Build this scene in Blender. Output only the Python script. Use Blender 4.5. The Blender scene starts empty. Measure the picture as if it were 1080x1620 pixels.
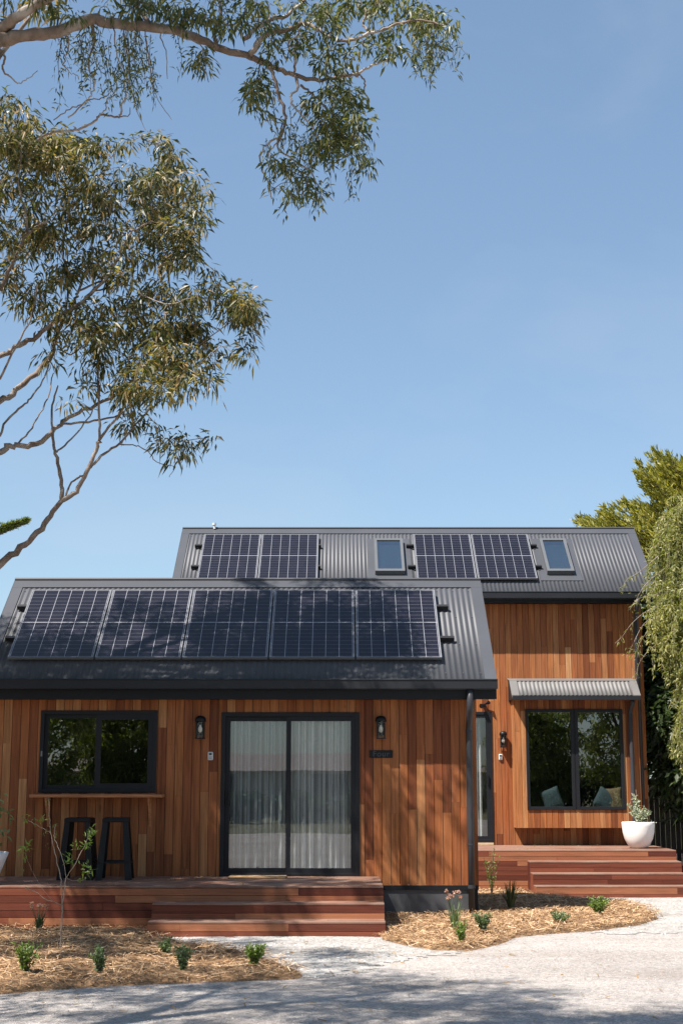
import bpy, math, random
import numpy as np
from mathutils import Vector, Matrix
R = math.radians
C = bpy.context.scene.collection
sc = bpy.context.scene
random.seed(7); rng = np.random.default_rng(11)

# ---------------------------------------------------------------- camera
F, T, H = 2250.0, 0.185, 1.75
cam = bpy.data.cameras.new('camera'); camo = bpy.data.objects.new('camera', cam); C.objects.link(camo)
cam.sensor_fit = 'VERTICAL'; cam.sensor_height = 36; cam.lens = 50; cam.clip_start = .1; cam.clip_end = 3000
camo.location = (0, 0, H); camo.rotation_euler = (R(90) + T, 0, 0)
sc.camera = camo
def at(x, y, Y):                      # photo pixel at a chosen distance -> world point (for tracing branches)
    u = (x - 540) / F; v = (810 - y) / F
    ry = math.cos(T) - v * math.sin(T); rz = math.sin(T) + v * math.cos(T)
    k = Y / ry
    return (u * k, Y, H + rz * k)
# ---------------------------------------------------------------- world + sun
SUNV = Vector((0.50, 0.40, -1.0)).normalized()       # travel direction of the light
w = bpy.data.worlds.new('World'); sc.world = w; w.use_nodes = True
nt = w.node_tree; bg = nt.nodes['Background']
sky = nt.nodes.new('ShaderNodeTexSky'); sky.sky_type = 'NISHITA'; sky.sun_disc = False
sky.sun_elevation = math.asin(-SUNV.z); sky.sun_rotation = math.atan2(-SUNV.x, -SUNV.y)
sky.air_density = 1.0; sky.dust_density = 0.7; sky.ozone_density = 1.6; sky.altitude = 20
tint = nt.nodes.new('ShaderNodeMix'); tint.data_type = 'RGBA'; tint.blend_type = 'MULTIPLY'; tint.inputs[0].default_value = 1
gam = nt.nodes.new('ShaderNodeGamma'); gam.inputs[1].default_value = .7; nt.links.new(sky.outputs[0], gam.inputs[0])
tint.inputs[7].default_value = (.93, 1.07, 1.17, 1); nt.links.new(gam.outputs[0], tint.inputs[6])
tcw = nt.nodes.new('ShaderNodeTexCoord'); mpw = nt.nodes.new('ShaderNodeMapping'); mpw.inputs['Scale'].default_value = (2.2, 2.2, 5); mpw.inputs['Rotation'].default_value = (0, .35, 0)
nw = nt.nodes.new('ShaderNodeTexNoise'); nw.inputs['Scale'].default_value = 1.6; nw.inputs['Detail'].default_value = 6; nw.inputs['Roughness'].default_value = .55; nw.inputs['Distortion'].default_value = .5
rw = nt.nodes.new('ShaderNodeValToRGB'); rw.color_ramp.elements[0].position = .5; rw.color_ramp.elements[0].color = (0, 0, 0, 1); rw.color_ramp.elements[1].position = .78; rw.color_ramp.elements[1].color = (.14, .14, .14, 1)
cw = nt.nodes.new('ShaderNodeMix'); cw.data_type = 'RGBA'; cw.inputs[7].default_value = (3.4, 3.5, 3.6, 1)
nt.links.new(tcw.outputs['Generated'], mpw.inputs[0]); nt.links.new(mpw.outputs[0], nw.inputs['Vector']); nt.links.new(nw.outputs['Fac'], rw.inputs[0])
nt.links.new(rw.outputs[0], cw.inputs[0]); nt.links.new(tint.outputs[2], cw.inputs[6]); nt.links.new(cw.outputs[2], bg.inputs[0]); bg.inputs[1].default_value = 0.10
sun = bpy.data.lights.new('sun', 'SUN'); sun.energy = 5.0; sun.angle = R(0.53); sun.color = (1.0, .94, .87)
suno = bpy.data.objects.new('sun', sun); C.objects.link(suno)
suno.rotation_euler = SUNV.to_track_quat('-Z', 'Y').to_euler(); suno.location = (-20, -10, 40)
sc.view_settings.view_transform = 'Standard'; sc.view_settings.look = 'None'
sc.view_settings.exposure = 1.17; sc.view_settings.gamma = 1.0
sc.render.engine = 'CYCLES'
sc.cycles.transparent_max_bounces = 12; sc.cycles.max_bounces = 8

# ---------------------------------------------------------------- materials
def mat(name):
    m = bpy.data.materials.new(name); m.use_nodes = True
    return m, m.node_tree, m.node_tree.nodes['Principled BSDF']
def N(nt, kind, **kw):
    n = nt.nodes.new(kind)
    for k, v in kw.items():
        if isinstance(v, tuple) or not hasattr(n, k): pass
        setattr(n, k, v)
    return n
def ramp(nt, stops, fac=None, const=False):
    r = nt.nodes.new('ShaderNodeValToRGB'); e = r.color_ramp.elements
    if const: r.color_ramp.interpolation = 'CONSTANT'
    while len(e) < len(stops): e.new(.5)
    for i, (p, c) in enumerate(stops):
        e[i].position = p; e[i].color = (c[0], c[1], c[2], 1)
    if fac: nt.links.new(fac, r.inputs[0])
    return r.outputs[0]
def coords(nt, scale=(1, 1, 1), kind='Object'):
    t = nt.nodes.new('ShaderNodeTexCoord'); m = nt.nodes.new('ShaderNodeMapping')
    m.inputs['Scale'].default_value = scale; nt.links.new(t.outputs[kind], m.inputs[0]); return m.outputs[0]
def noise(nt, vec, scale, detail=4, rough=.55, dist=0):
    n = nt.nodes.new('ShaderNodeTexNoise'); n.inputs['Scale'].default_value = scale
    n.inputs['Detail'].default_value = detail; n.inputs['Roughness'].default_value = rough; n.inputs['Distortion'].default_value = dist
    nt.links.new(vec, n.inputs['Vector']); return n.outputs['Fac']
def mix(nt, a, b, fac, mode='MIX'):
    n = nt.nodes.new('ShaderNodeMix'); n.data_type = 'RGBA'; n.blend_type = mode
    for s, v in ((n.inputs[0], fac), (n.inputs[6], a), (n.inputs[7], b)):
        if hasattr(v, 'is_linked') or hasattr(v, 'links'): nt.links.new(v, s)
        elif isinstance(v, (int, float)): s.default_value = v
        else: s.default_value = (v[0], v[1], v[2], 1)
    return n.outputs[2]
def maths(nt, op, a, b=0.0, c=None):
    n = nt.nodes.new('ShaderNodeMath'); n.operation = op
    for i, v in enumerate((a, b, c)):
        if v is None: continue
        if isinstance(v, (int, float)): n.inputs[i].default_value = v
        else: nt.links.new(v, n.inputs[i])
    return n.outputs[0]
def bump(nt, h, strength, dist, bs):
    b = nt.nodes.new('ShaderNodeBump'); b.inputs['Strength'].default_value = strength; b.inputs['Distance'].default_value = dist
    nt.links.new(h, b.inputs['Height']); nt.links.new(b.outputs[0], bs.inputs['Normal'])
def plain(name, col, rough=.5, metal=0, var=.12, nscale=9, spec=.5, bmp=0):
    m, nt, bs = mat(name)
    v = coords(nt); n = noise(nt, v, nscale, 5)
    lo = [c * (1 - var) for c in col]; hi = [min(1, c * (1 + var)) for c in col]
    nt.links.new(ramp(nt, [(.3, lo), (.7, hi)], n), bs.inputs['Base Color'])
    bs.inputs['Roughness'].default_value = rough; bs.inputs['Metallic'].default_value = metal
    bs.inputs['Specular IOR Level'].default_value = spec
    if bmp: bump(nt, noise(nt, v, nscale * 6, 3), bmp, .01, bs)
    return m
def timber(name, stops, axis, rough=.55, grain=.46, weather=None):
    m, nt, bs = mat(name)
    g = nt.nodes.new('ShaderNodeNewGeometry')
    base = ramp(nt, stops, g.outputs['Random Per Island'])
    s = [26, 26, 26]; s[axis] = 1.3
    s2 = [90, 90, 90]; s2[axis] = 2.5
    tc = nt.nodes.new('ShaderNodeTexCoord')
    # shift the grain per board
    off = nt.nodes.new('ShaderNodeVectorMath'); off.operation = 'SCALE'; off.inputs[0].default_value = (7, 13, 19)
    nt.links.new(maths(nt, 'MULTIPLY', g.outputs['Random Per Island'], 5.0), off.inputs['Scale'])
    ad = nt.nodes.new('ShaderNodeVectorMath'); ad.operation = 'ADD'
    nt.links.new(tc.outputs['Object'], ad.inputs[0]); nt.links.new(off.outputs[0], ad.inputs[1])
    def mp(sc_):
        q = nt.nodes.new('ShaderNodeMapping'); q.inputs['Scale'].default_value = sc_
        nt.links.new(ad.outputs[0], q.inputs[0]); return q.outputs[0]
    n1 = noise(nt, mp(s), 1.0, 5, .6, .8); n2 = noise(nt, mp(s2), 1.0, 3, .6)
    dk = ramp(nt, [(.28, (1 - grain,) * 3), (.62, (1.08, 1.08, 1.08))], n1)
    dk2 = ramp(nt, [(.3, (.84, .84, .84)), (.7, (1.05, 1.05, 1.05))], n2)
    c = mix(nt, base, dk, 1.0, 'MULTIPLY'); c = mix(nt, c, dk2, 1.0, 'MULTIPLY')
    # knots
    kn = noise(nt, mp([3.0 if i != axis else 1.2 for i in range(3)]), 2.2, 2)
    c = mix(nt, c, (.05, .02, .012), ramp(nt, [(.76, (0, 0, 0)), (.84, (.7, .7, .7))], kn))
    if weather:
        wn = noise(nt, coords(nt, (1, 1, 1)), 2.3, 5, .7)
        c = mix(nt, c, weather, ramp(nt, [(.35, (0, 0, 0)), (.75, (.75, .75, .75))], wn))
    nt.links.new(c, bs.inputs['Base Color'])
    nt.links.new(ramp(nt, [(.3, (rough + .12,) * 3), (.7, (rough - .08,) * 3)], n1), bs.inputs['Roughness'])
    bs.inputs['Specular IOR Level'].default_value = .16
    bump(nt, n2, .25, .003, bs)
    return m
M = {}
M['clad'] = timber('cedar cladding boards', [(0, (.16, .050, .021)), (.2, (.25, .082, .031)), (.42, (.335, .122, .043)), (.62, (.38, .150, .056)), (.78, (.29, .095, .036)), (.92, (.40, .180, .073)), (1, (.45, .225, .100))], 2)
M['clad_side'] = M['clad']
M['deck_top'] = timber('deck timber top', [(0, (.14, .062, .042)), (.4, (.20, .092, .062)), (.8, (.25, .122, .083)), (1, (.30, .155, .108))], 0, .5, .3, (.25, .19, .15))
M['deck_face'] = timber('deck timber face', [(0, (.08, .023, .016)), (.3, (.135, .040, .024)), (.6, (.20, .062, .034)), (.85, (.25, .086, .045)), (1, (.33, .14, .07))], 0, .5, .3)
M['shelf'] = timber('shelf timber', [(0, (.42, .17, .075)), (1, (.52, .24, .11))], 0)
M['steel'] = plain('dark grey roof steel', (.056, .059, .068), .5, 0, .08, 1.3, .3)
M['sky_frame'] = plain('light grey skylight frame', (.095, .10, .105), .4, 0, .06, 3)
M['awning_steel'] = plain('mid grey awning steel', (.12, .114, .11), .6, 0, .08, 2, .6)
M['trim'] = plain('charcoal trim', (.009, .010, .0125), .5, 0, .1, 2, .22)
M['gutter'] = plain('charcoal gutter', (.017, .018, .0215), .42, 0, .1, 2, .25)
M['pipe'] = plain('charcoal downpipe', (.034, .035, .040), .42, 0, .1, 3, .28)
M['frame'] = plain('charcoal window frame', (.011, .012, .0145), .45, 0, .08, 3, .22)
M['black'] = plain('black powder coat', (.005, .005, .006), .45, 0, .1, 6, .25)
M['blackrail'] = plain('black rail', (.008, .008, .009), .5)
M['backing'] = plain('dark wall backing', (.015, .011, .009), .9)
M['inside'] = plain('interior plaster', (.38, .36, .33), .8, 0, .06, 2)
M['inside_shade'] = plain('interior wall darkened as shade', (.07, .065, .06), .8, 0, .06, 2)  # darker copy of the plaster: the room's lack of light is in the colour
M['inside_floor'] = plain('interior floor', (.22, .14, .09), .6)
M['silver'] = plain('anodised aluminium', (.17, .175, .185), .4, .3, .05, 5)
M['white'] = plain('white glazed pot', (.80, .77, .73), .55, 0, .05, 3, .4, .08)
M['plastic_white'] = plain('pale plastic', (.55, .55, .53), .4)
M['screen_grey'] = plain('dark screen', (.03, .03, .035), .2)
M['soil'] = plain('potting soil', (.06, .04, .028), .95, 0, .4, 40, .2, .6)
M['mat'] = plain('coir mat', (.34, .22, .12), .95, 0, .25, 60, .1, .5)
M['fence'] = timber('dark fence palings', [(0, (.035, .030, .028)), (1, (.07, .06, .055))], 2, .7)
M['bulb'] = plain('frosted bulb', (.75, .68, .58), .25)
M['cush_blue'] = plain('blue grey cushion', (.085, .12, .135), .9, 0, .15, 12, .2, .2)
M['cush_tan'] = plain('tan cushion', (.24, .17, .10), .9, 0, .2, 14, .2, .2)
M['sign_text'] = plain('grey lettering', (.05, .055, .065), .4, .3)
M['render_wall'] = plain('pale rendered wall', (.58, .54, .48), .8, 0, .06, 2)
M['tile_roof'] = plain('brown tile roof', (.19, .15, .135), .7, 0, .2, 6)
M['sheet_mid'] = plain('skirting sheet', (.055, .057, .062), .5, 0, .12, 3)
M['door_track'] = plain('timber sill', (.5, .36, .22), .6)

def glassmat(name, tint, refl, dark=0.0, rough=.0):
    m, nt, bs = mat(name); nt.nodes.remove(bs)
    out = nt.nodes['Material Output']
    tr = nt.nodes.new('ShaderNodeBsdfTransparent'); tr.inputs[0].default_value = (*tint, 1)
    gl = nt.nodes.new('ShaderNodeBsdfGlossy'); gl.inputs['Roughness'].default_value = rough; gl.inputs[0].default_value = (.96, .98, 1, 1)
    fr = nt.nodes.new('ShaderNodeFresnel'); fr.inputs[0].default_value = 1.5
    f = maths(nt, 'ADD', maths(nt, 'MULTIPLY', fr.outputs[0], .9), refl)
    gb_ = nt.nodes.new('ShaderNodeNewGeometry')          # only the outer face reflects; the inner face of the pane passes light
    f = maths(nt, 'MULTIPLY', maths(nt, 'MINIMUM', f, 1.0), maths(nt, 'SUBTRACT', 1.0, gb_.outputs['Backfacing']))
    # very slight waviness of float glass
    b = nt.nodes.new('ShaderNodeBump'); b.inputs['Strength'].default_value = .03; b.inputs['Distance'].default_value = .02
    nt.links.new(noise(nt, coords(nt), 1.1, 1), b.inputs['Height']); nt.links.new(b.outputs[0], gl.inputs['Normal'])
    mx = nt.nodes.new('ShaderNodeMixShader'); nt.links.new(f, mx.inputs[0])
    nt.links.new(tr.outputs[0], mx.inputs[1]); nt.links.new(gl.outputs[0], mx.inputs[2]); nt.links.new(mx.outputs[0], out.inputs[0])
    return m
M['glass'] = glassmat('window glass', (.76, .79, .78), .15)
M['glass_door'] = glassmat('door glass', (.93, .95, .95), .09)
M['glass_screen'] = glassmat('screened door glass', (.80, .83, .84), .10)
M['glass_lamp'] = glassmat('lantern glass', (.9, .9, .9), .03)
M['glass_sky'] = glassmat('skylight glass', (.36, .42, .45), .30)

def curtain_mat():
    m, nt, bs = mat('sheer white curtain')
    n = noise(nt, coords(nt, (5, 5, 2)), 1, 2)
    nt.links.new(ramp(nt, [(.3, (.80, .80, .78)), (.7, (.86, .86, .84))], n), bs.inputs['Base Color'])
    bs.inputs['Roughness'].default_value = .9
    tl = nt.nodes.new('ShaderNodeBsdfTranslucent'); tl.inputs[0].default_value = (.8, .8, .78, 1)
    ms = nt.nodes.new('ShaderNodeMixShader'); ms.inputs[0].default_value = .3
    nt.links.new(bs.outputs[0], ms.inputs[1]); nt.links.new(tl.outputs[0], ms.inputs[2])
    # sheer weave: seen face-on more of the dark room shows through than along a fold
    tr = nt.nodes.new('ShaderNodeBsdfTransparent'); lw = nt.nodes.new('ShaderNodeLayerWeight'); lw.inputs[0].default_value = .35
    f = maths(nt, 'MULTIPLY', maths(nt, 'POWER', maths(nt, 'SUBTRACT', 1.0, lw.outputs['Facing']), 2.2), .80)
    m2 = nt.nodes.new('ShaderNodeMixShader'); nt.links.new(f, m2.inputs[0]); nt.links.new(ms.outputs[0], m2.inputs[1]); nt.links.new(tr.outputs[0], m2.inputs[2])
    nt.links.new(m2.outputs[0], nt.nodes['Material Output'].inputs[0])
    return m
M['curtain'] = curtain_mat()

def leafmat(name, stops, trans=.35, rough=.45):
    m, nt, bs = mat(name)
    g = nt.nodes.new('ShaderNodeNewGeometry')
    c = ramp(nt, stops, g.outputs['Random Per Island'])
    big = noise(nt, coords(nt), .9, 3)
    c = mix(nt, c, ramp(nt, [(.3, (.75, .78, .7)), (.7, (1.25, 1.2, 1.05))], big), 1.0, 'MULTIPLY')
    nt.links.new(c, bs.inputs['Base Color']); bs.inputs['Roughness'].default_value = rough
    bs.inputs['Specular IOR Level'].default_value = .5
    tl = nt.nodes.new('ShaderNodeBsdfTranslucent')
    nt.links.new(mix(nt, c, (1.5, 1.7, .7), 1.0, 'MULTIPLY'), tl.inputs[0])
    ms = nt.nodes.new('ShaderNodeMixShader'); ms.inputs[0].default_value = trans
    nt.links.new(bs.outputs[0], ms.inputs[1]); nt.links.new(tl.outputs[0], ms.inputs[2])
    nt.links.new(ms.outputs[0], nt.nodes['Material Output'].inputs[0])
    return m
M['gumleaf'] = leafmat('gum leaves', [(0, (.030, .040, .016)), (.35, (.070, .078, .027)), (.6, (.135, .122, .042)), (.78, (.20, .155, .06)), (.9, (.28, .17, .078)), (1, (.42, .34, .23))])
M['gumleaf2'] = leafmat('green gum leaves', [(0, (.035, .050, .016)), (.4, (.070, .085, .024)), (.75, (.125, .130, .036)), (1, (.21, .17, .06))])
M['dryleaf'] = leafmat('dry leaves', [(0, (.25, .15, .07)), (1, (.36, .22, .11))])
M['willow'] = leafmat('fine pale leaves', [(0, (.12, .14, .045)), (.5, (.25, .25, .09)), (1, (.42, .38, .18))], .45)
M['cypress'] = leafmat('golden cypress', [(0, (.12, .13, .03)), (.5, (.26, .24, .045)), (1, (.42, .36, .08))])
M['darkleaf'] = leafmat('dark green leaves', [(0, (.02, .035, .014)), (1, (.05, .075, .028))])
M['backleaf'] = leafmat('mid green leaves', [(0, (.07, .10, .03)), (.6, (.15, .18, .055)), (1, (.26, .26, .09))], .45)
M['shrub'] = leafmat('bright shrub leaves', [(0, (.07, .13, .02)), (.6, (.14, .22, .04)), (1, (.26, .32, .08))], .3)
M['shrub2'] = leafmat('grey green shrub leaves', [(0, (.08, .13, .06)), (.6, (.15, .21, .11)), (1, (.22, .28, .16))], .3)
M['silverleaf'] = leafmat('silver leaves', [(0, (.22, .26, .20)), (.6, (.36, .40, .32)), (1, (.55, .56, .46))], .2)
M['petal'] = leafmat('pink petals', [(0, (.38, .17, .17)), (1, (.60, .40, .38))], .3)
M['reed'] = leafmat('dark strap leaves', [(0, (.03, .05, .025)), (1, (.07, .10, .045))], .2)

def barkmat(name, lo, hi, patch):
    m, nt, bs = mat(name)
    n = noise(nt, coords(nt, (14, 14, 4)), 1, 6, .65); p = noise(nt, coords(nt), 3.2, 3)
    c = ramp(nt, [(.3, lo), (.7, hi)], n)
    c = mix(nt, c, patch, ramp(nt, [(.48, (0, 0, 0)), (.58, (.85, .85, .85))], p))
    nt.links.new(c, bs.inputs['Base Color']); bs.inputs['Roughness'].default_value = .8
    bs.inputs['Specular IOR Level'].default_value = .2
    bump(nt, n, .6, .02, bs); return m
M['bark'] = barkmat('gum bark', (.11, .080, .062), (.24, .185, .150), (.31, .26, .22))
M['bark_top'] = barkmat('pale peeling bark', (.12, .085, .065), (.28, .205, .155), (.40, .35, .30))
M['bark_dark'] = barkmat('dark bark', (.05, .038, .03), (.11, .085, .07), (.15, .12, .10))
M['bark_pale'] = barkmat('sapling bark', (.26, .19, .14), (.42, .34, .27), (.45, .38, .31))

def gravelmat(name, base, scale, amt, bstr):
    m, nt, bs = mat(name); v = coords(nt)
    n1 = noise(nt, v, .55, 4, .6); n2 = noise(nt, v, scale, 3, .8)
    vo = nt.nodes.new('ShaderNodeTexVoronoi'); vo.inputs['Scale'].default_value = scale * .55; nt.links.new(v, vo.inputs['Vector'])
    vc = nt.nodes.new('ShaderNodeSeparateColor'); nt.links.new(vo.outputs['Color'], vc.inputs[0])
    c = ramp(nt, [(0, [b * (1 - amt) for b in base]), (.5, base), (1, [min(1, b * (1 + amt * .7)) for b in base])], vc.outputs[0])
    c = mix(nt, c, ramp(nt, [(.3, (.86, .85, .84)), (.7, (1.05, 1.04, 1.02))], n1), 1.0, 'MULTIPLY')
    c = mix(nt, c, ramp(nt, [(.25, (.7, .68, .66)), (.6, (1.05, 1.05, 1.05))], n2), 1.0, 'MULTIPLY')
    n3 = noise(nt, coords(nt, (.35, 1.6, 1)), .8, 5, .65, .6)
    c = mix(nt, c, ramp(nt, [(.36, (.84, .81, .78)), (.56, (1.0, 1.0, 1.0)), (.7, (1.07, 1.07, 1.07))], n3), 1.0, 'MULTIPLY')
    nt.links.new(c, bs.inputs['Base Color']); bs.inputs['Roughness'].default_value = .92; bs.inputs['Specular IOR Level'].default_value = .2
    bump(nt, maths(nt, 'ADD', vo.outputs['Distance'], n2), bstr, .012, bs)
    return m
M['gravel'] = gravelmat('crushed gravel', (.43, .40, .38), 95, .32, .9)
M['path'] = gravelmat('pale pebble path', (.40, .388, .372), 48, .30, 1.0)
M['far_ground'] = gravelmat('dry grass ground', (.13, .125, .07), 12, .3, .5)  # colour darkened to include tree shade, so less light bounces onto the facade
M['mulch_base'] = gravelmat('straw mulch base', (.25, .155, .085), 60, .5, 1.0)
def strawmat():
    m, nt, bs = mat('straw')
    g = nt.nodes.new('ShaderNodeNewGeometry')
    nt.links.new(ramp(nt, [(0, (.11, .062, .034)), (.25, (.28, .165, .085)), (.6, (.46, .29, .155)), (.9, (.60, .41, .24)), (1, (.72, .56, .38))], g.outputs['Random Per Island']), bs.inputs['Base Color'])
    bs.inputs['Roughness'].default_value = .8; bs.inputs['Specular IOR Level'].default_value = .2
    return m
M['straw'] = strawmat()
def stonemat(name, a, b):
    m, nt, bs = mat(name)
    g = nt.nodes.new('ShaderNodeNewGeometry')
    nt.links.new(ramp(nt, [(0, a), (1, b)], g.outputs['Random Per Island']), bs.inputs['Base Color'])
    bs.inputs['Roughness'].default_value = .9; return m
M['stones'] = stonemat('loose stones', (.26, .24, .22), (.48, .46, .44))

def cellmat():
    # monocrystalline half-cut cells: 6 columns, 18 rows, white back-sheet lines; object space x 0..1.134, y 0..1.722
    m, nt, bs = mat('solar cells')
    t = nt.nodes.new('ShaderNodeTexCoord'); s = nt.nodes.new('ShaderNodeSeparateXYZ'); nt.links.new(t.outputs['Object'], s.inputs[0])
    def line(v, off, pitch, wd):
        f = maths(nt, 'FRACT', maths(nt, 'DIVIDE', maths(nt, 'SUBTRACT', v, off), pitch))
        d = maths(nt, 'ABSOLUTE', maths(nt, 'SUBTRACT', f, .5))
        return maths(nt, 'GREATER_THAN', d, .5 - wd / pitch / 2)
    cols = line(s.outputs[0], .027, .18, .0062)
    rows = line(s.outputs[1], .030, .0924, .0034)
    midd = maths(nt, 'LESS_THAN', maths(nt, 'ABSOLUTE', maths(nt, 'SUBTRACT', s.outputs[1], .861)), .0065)
    bus = line(s.outputs[0], .027, .018, .0012)
    edge = maths(nt, 'LESS_THAN', maths(nt, 'MINIMUM', maths(nt, 'MINIMUM', maths(nt, 'SUBTRACT', s.outputs[0], 0.0), maths(nt, 'SUBTRACT', 1.134, s.outputs[0])),
                 maths(nt, 'MINIMUM', s.outputs[1], maths(nt, 'SUBTRACT', 1.722, s.outputs[1]))), .014)
    n = noise(nt, coords(nt), 3, 3)
    cell = ramp(nt, [(.3, (.005, .005, .010)), (.7, (.010, .009, .015))], n)
    c = mix(nt, cell, (.10, .10, .12), maths(nt, 'MULTIPLY', bus, .12))
    c = mix(nt, c, (.20, .20, .22), maths(nt, 'MULTIPLY', rows, .65))
    c = mix(nt, c, (.27, .275, .30), maths(nt, 'MAXIMUM', cols, maths(nt, 'MAXIMUM', midd, edge)))
    nt.links.new(c, bs.inputs['Base Color']); bs.inputs['Roughness'].default_value = .28
    bs.inputs['Specular IOR Level'].default_value = .25
    bs.inputs['Coat Weight'].default_value = .15; bs.inputs['Coat Roughness'].default_value = .12
    return m
M['cells'] = cellmat()

# ---------------------------------------------------------------- mesh helpers
class MB:
    def __init__(s): s.v = []; s.f = []; s.n = 0
    def add(s, verts, faces):
        verts = np.asarray(verts, float).reshape(-1, 3)
        s.v.append(verts); k = s.n
        s.f.extend([tuple(i + k for i in f) for f in faces]); s.n += len(verts); return s
    def quads(s, V):                       # V (n,4,3)
        V = np.asarray(V, float); n = len(V)
        idx = (np.arange(n * 4).reshape(n, 4) + s.n).tolist()
        s.v.append(V.reshape(-1, 3)); s.f.extend([tuple(q) for q in idx]); s.n += n * 4; return s
    def box(s, x0, y0, z0, x1, y1, z1):
        v = [(x, y, z) for x in (x0, x1) for y in (y0, y1) for z in (z0, z1)]
        return s.add(v, [(0, 1, 3, 2), (4, 6, 7, 5), (0, 4, 5, 1), (2, 3, 7, 6), (0, 2, 6, 4), (1, 5, 7, 3)])
    def hexa(s, b4, t4):
        return s.add(list(b4) + list(t4), [(3, 2, 1, 0), (4, 5, 6, 7), (0, 1, 5, 4), (1, 2, 6, 5), (2, 3, 7, 6), (3, 0, 4, 7)])
    def tube(s, pts, rad, n=8, cap=True):
        pts = [Vector(p) for p in pts]
        if isinstance(rad, (int, float)): rad = [rad] * len(pts)
        t0 = (pts[1] - pts[0]).normalized()
        up = Vector((0, 0, 1)) if abs(t0.z) < .9 else Vector((1, 0, 0))
        u = t0.cross(up).normalized(); V = []
        for i, p in enumerate(pts):
            t = (pts[min(i + 1, len(pts) - 1)] - pts[max(i - 1, 0)])
            if t.length < 1e-9: t = t0
            t.normalize(); u = (u - t * u.dot(t)); u = u.normalized() if u.length > 1e-6 else t.orthogonal().normalized()
            b = t.cross(u)
            for k in range(n):
                a = 2 * math.pi * k / n; V.append(p + (u * math.cos(a) + b * math.sin(a)) * rad[i])
        Fc = [(i * n + k, i * n + (k + 1) % n, (i + 1) * n + (k + 1) % n, (i + 1) * n + k) for i in range(len(pts) - 1) for k in range(n)]
        if cap: Fc += [tuple(range(n - 1, -1, -1)), tuple((len(pts) - 1) * n + k for k in range(n))]
        return s.add([tuple(v) for v in V], Fc)
    def lathe(s, prof, cx, cy, cz, n=40):
        V = [(cx + r * math.cos(2 * math.pi * k / n), cy + r * math.sin(2 * math.pi * k / n), cz + z) for r, z in prof for k in range(n)]
        Fc = [(i * n + k, i * n + (k + 1) % n, (i + 1) * n + (k + 1) % n, (i + 1) * n + k) for i in range(len(prof) - 1) for k in range(n)]
        return s.add(V, Fc)
def wloc(o):
    v = Vector((0, 0, 0))
    while o is not None: v += o.location; o = o.parent
    return v
def obj(name, mb, m, parent=None, local=False, smooth=False, bevel=0):
    V = np.concatenate(mb.v) if mb.v else np.zeros((0, 3))
    if parent is not None and not local: V = V - np.array(wloc(parent))
    me = bpy.data.meshes.new(name); me.from_pydata(V.tolist(), [], mb.f)
    me.materials.append(m)
    if smooth: me.polygons.foreach_set('use_smooth', [True] * len(me.polygons))
    me.update()
    o = bpy.data.objects.new(name, me); C.objects.link(o); o.parent = parent
    if bevel:
        b = o.modifiers.new('bevel', 'BEVEL'); b.width = bevel; b.segments = 2; b.limit_method = 'ANGLE'
    return o
def thing(name, label, cat, loc=(0, 0, 0), group=None, rot=None):
    o = bpy.data.objects.new(name, None); C.objects.link(o); o.location = loc; o['label'] = label; o['category'] = cat
    o.empty_display_size = .2
    if group: o['group'] = group
    if rot: o.rotation_euler = rot
    return o
def tag(o, label, cat, group=None):
    o['label'] = label; o['category'] = cat
    if group: o['group'] = group
    return o
def struct(name, mb, m, **k):
    o = obj(name, mb, m, **k); o['kind'] = 'structure'; return o
def stuff(name, mb, m, label, cat, **k):
    o = obj(name, mb, m, **k); o['kind'] = 'stuff'; o['label'] = label; o['category'] = cat; return o
def dup(root, loc, label, rot=None):
    r = root.copy(); C.objects.link(r); r.location = loc; r['label'] = label
    if rot: r.rotation_euler = rot
    for ch in list(root.children):
        c = ch.copy(); C.objects.link(c); c.parent = r
        for g in list(ch.children):
            d = g.copy(); C.objects.link(d); d.parent = c
    return r
def gz(X, Y):
    t = np.clip((np.asarray(Y, float) - 19.5) / 4.4, 0, 1); tx = np.clip((np.asarray(X, float) + 8) / 4, 0, 1)
    return -.16 * t * t * (3 - 2 * t)

# ---------------------------------------------------------------- ground
def grid_sheet(x0, x1, nx, y0, y1, ny, zf):
    xs = np.linspace(x0, x1, nx); ys = np.linspace(y0, y1, ny); X, Y = np.meshgrid(xs, ys)
    Z = zf(X, Y); V = np.stack([X, Y, Z], -1).reshape(-1, 3)
    Fc = [(j * nx + i, j * nx + i + 1, (j + 1) * nx + i + 1, (j + 1) * nx + i) for j in range(ny - 1) for i in range(nx - 1)]
    return MB().add(V, Fc)
def wob(X, Y): return .006 * np.sin(X * 1.7 + Y * .9) + .005 * np.sin(Y * 2.3 - X * .6)
far = MB()
S = 1500.; far.add([(-S, -S, -.01), (S, -S, -.01), (S, -9, -.01), (-S, -9, -.01), (-30, -9, -.01), (30, -9, -.01), (S, 40, -.17), (-S, 40, -.17), (-30, 40, -.17), (30, 40, -.17), (S, S, -.17), (-S, S, -.17)],
        [(0, 1, 2, 3), (3, 4, 8, 7), (5, 2, 6, 9), (7, 6, 10, 11)])
struct('ground', far, M['far_ground'])
struct('gravel_driveway', grid_sheet(-30, 30, 121, -9, 40, 197, lambda X, Y: gz(X, Y) + wob(X, Y)), M['gravel'])

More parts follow.
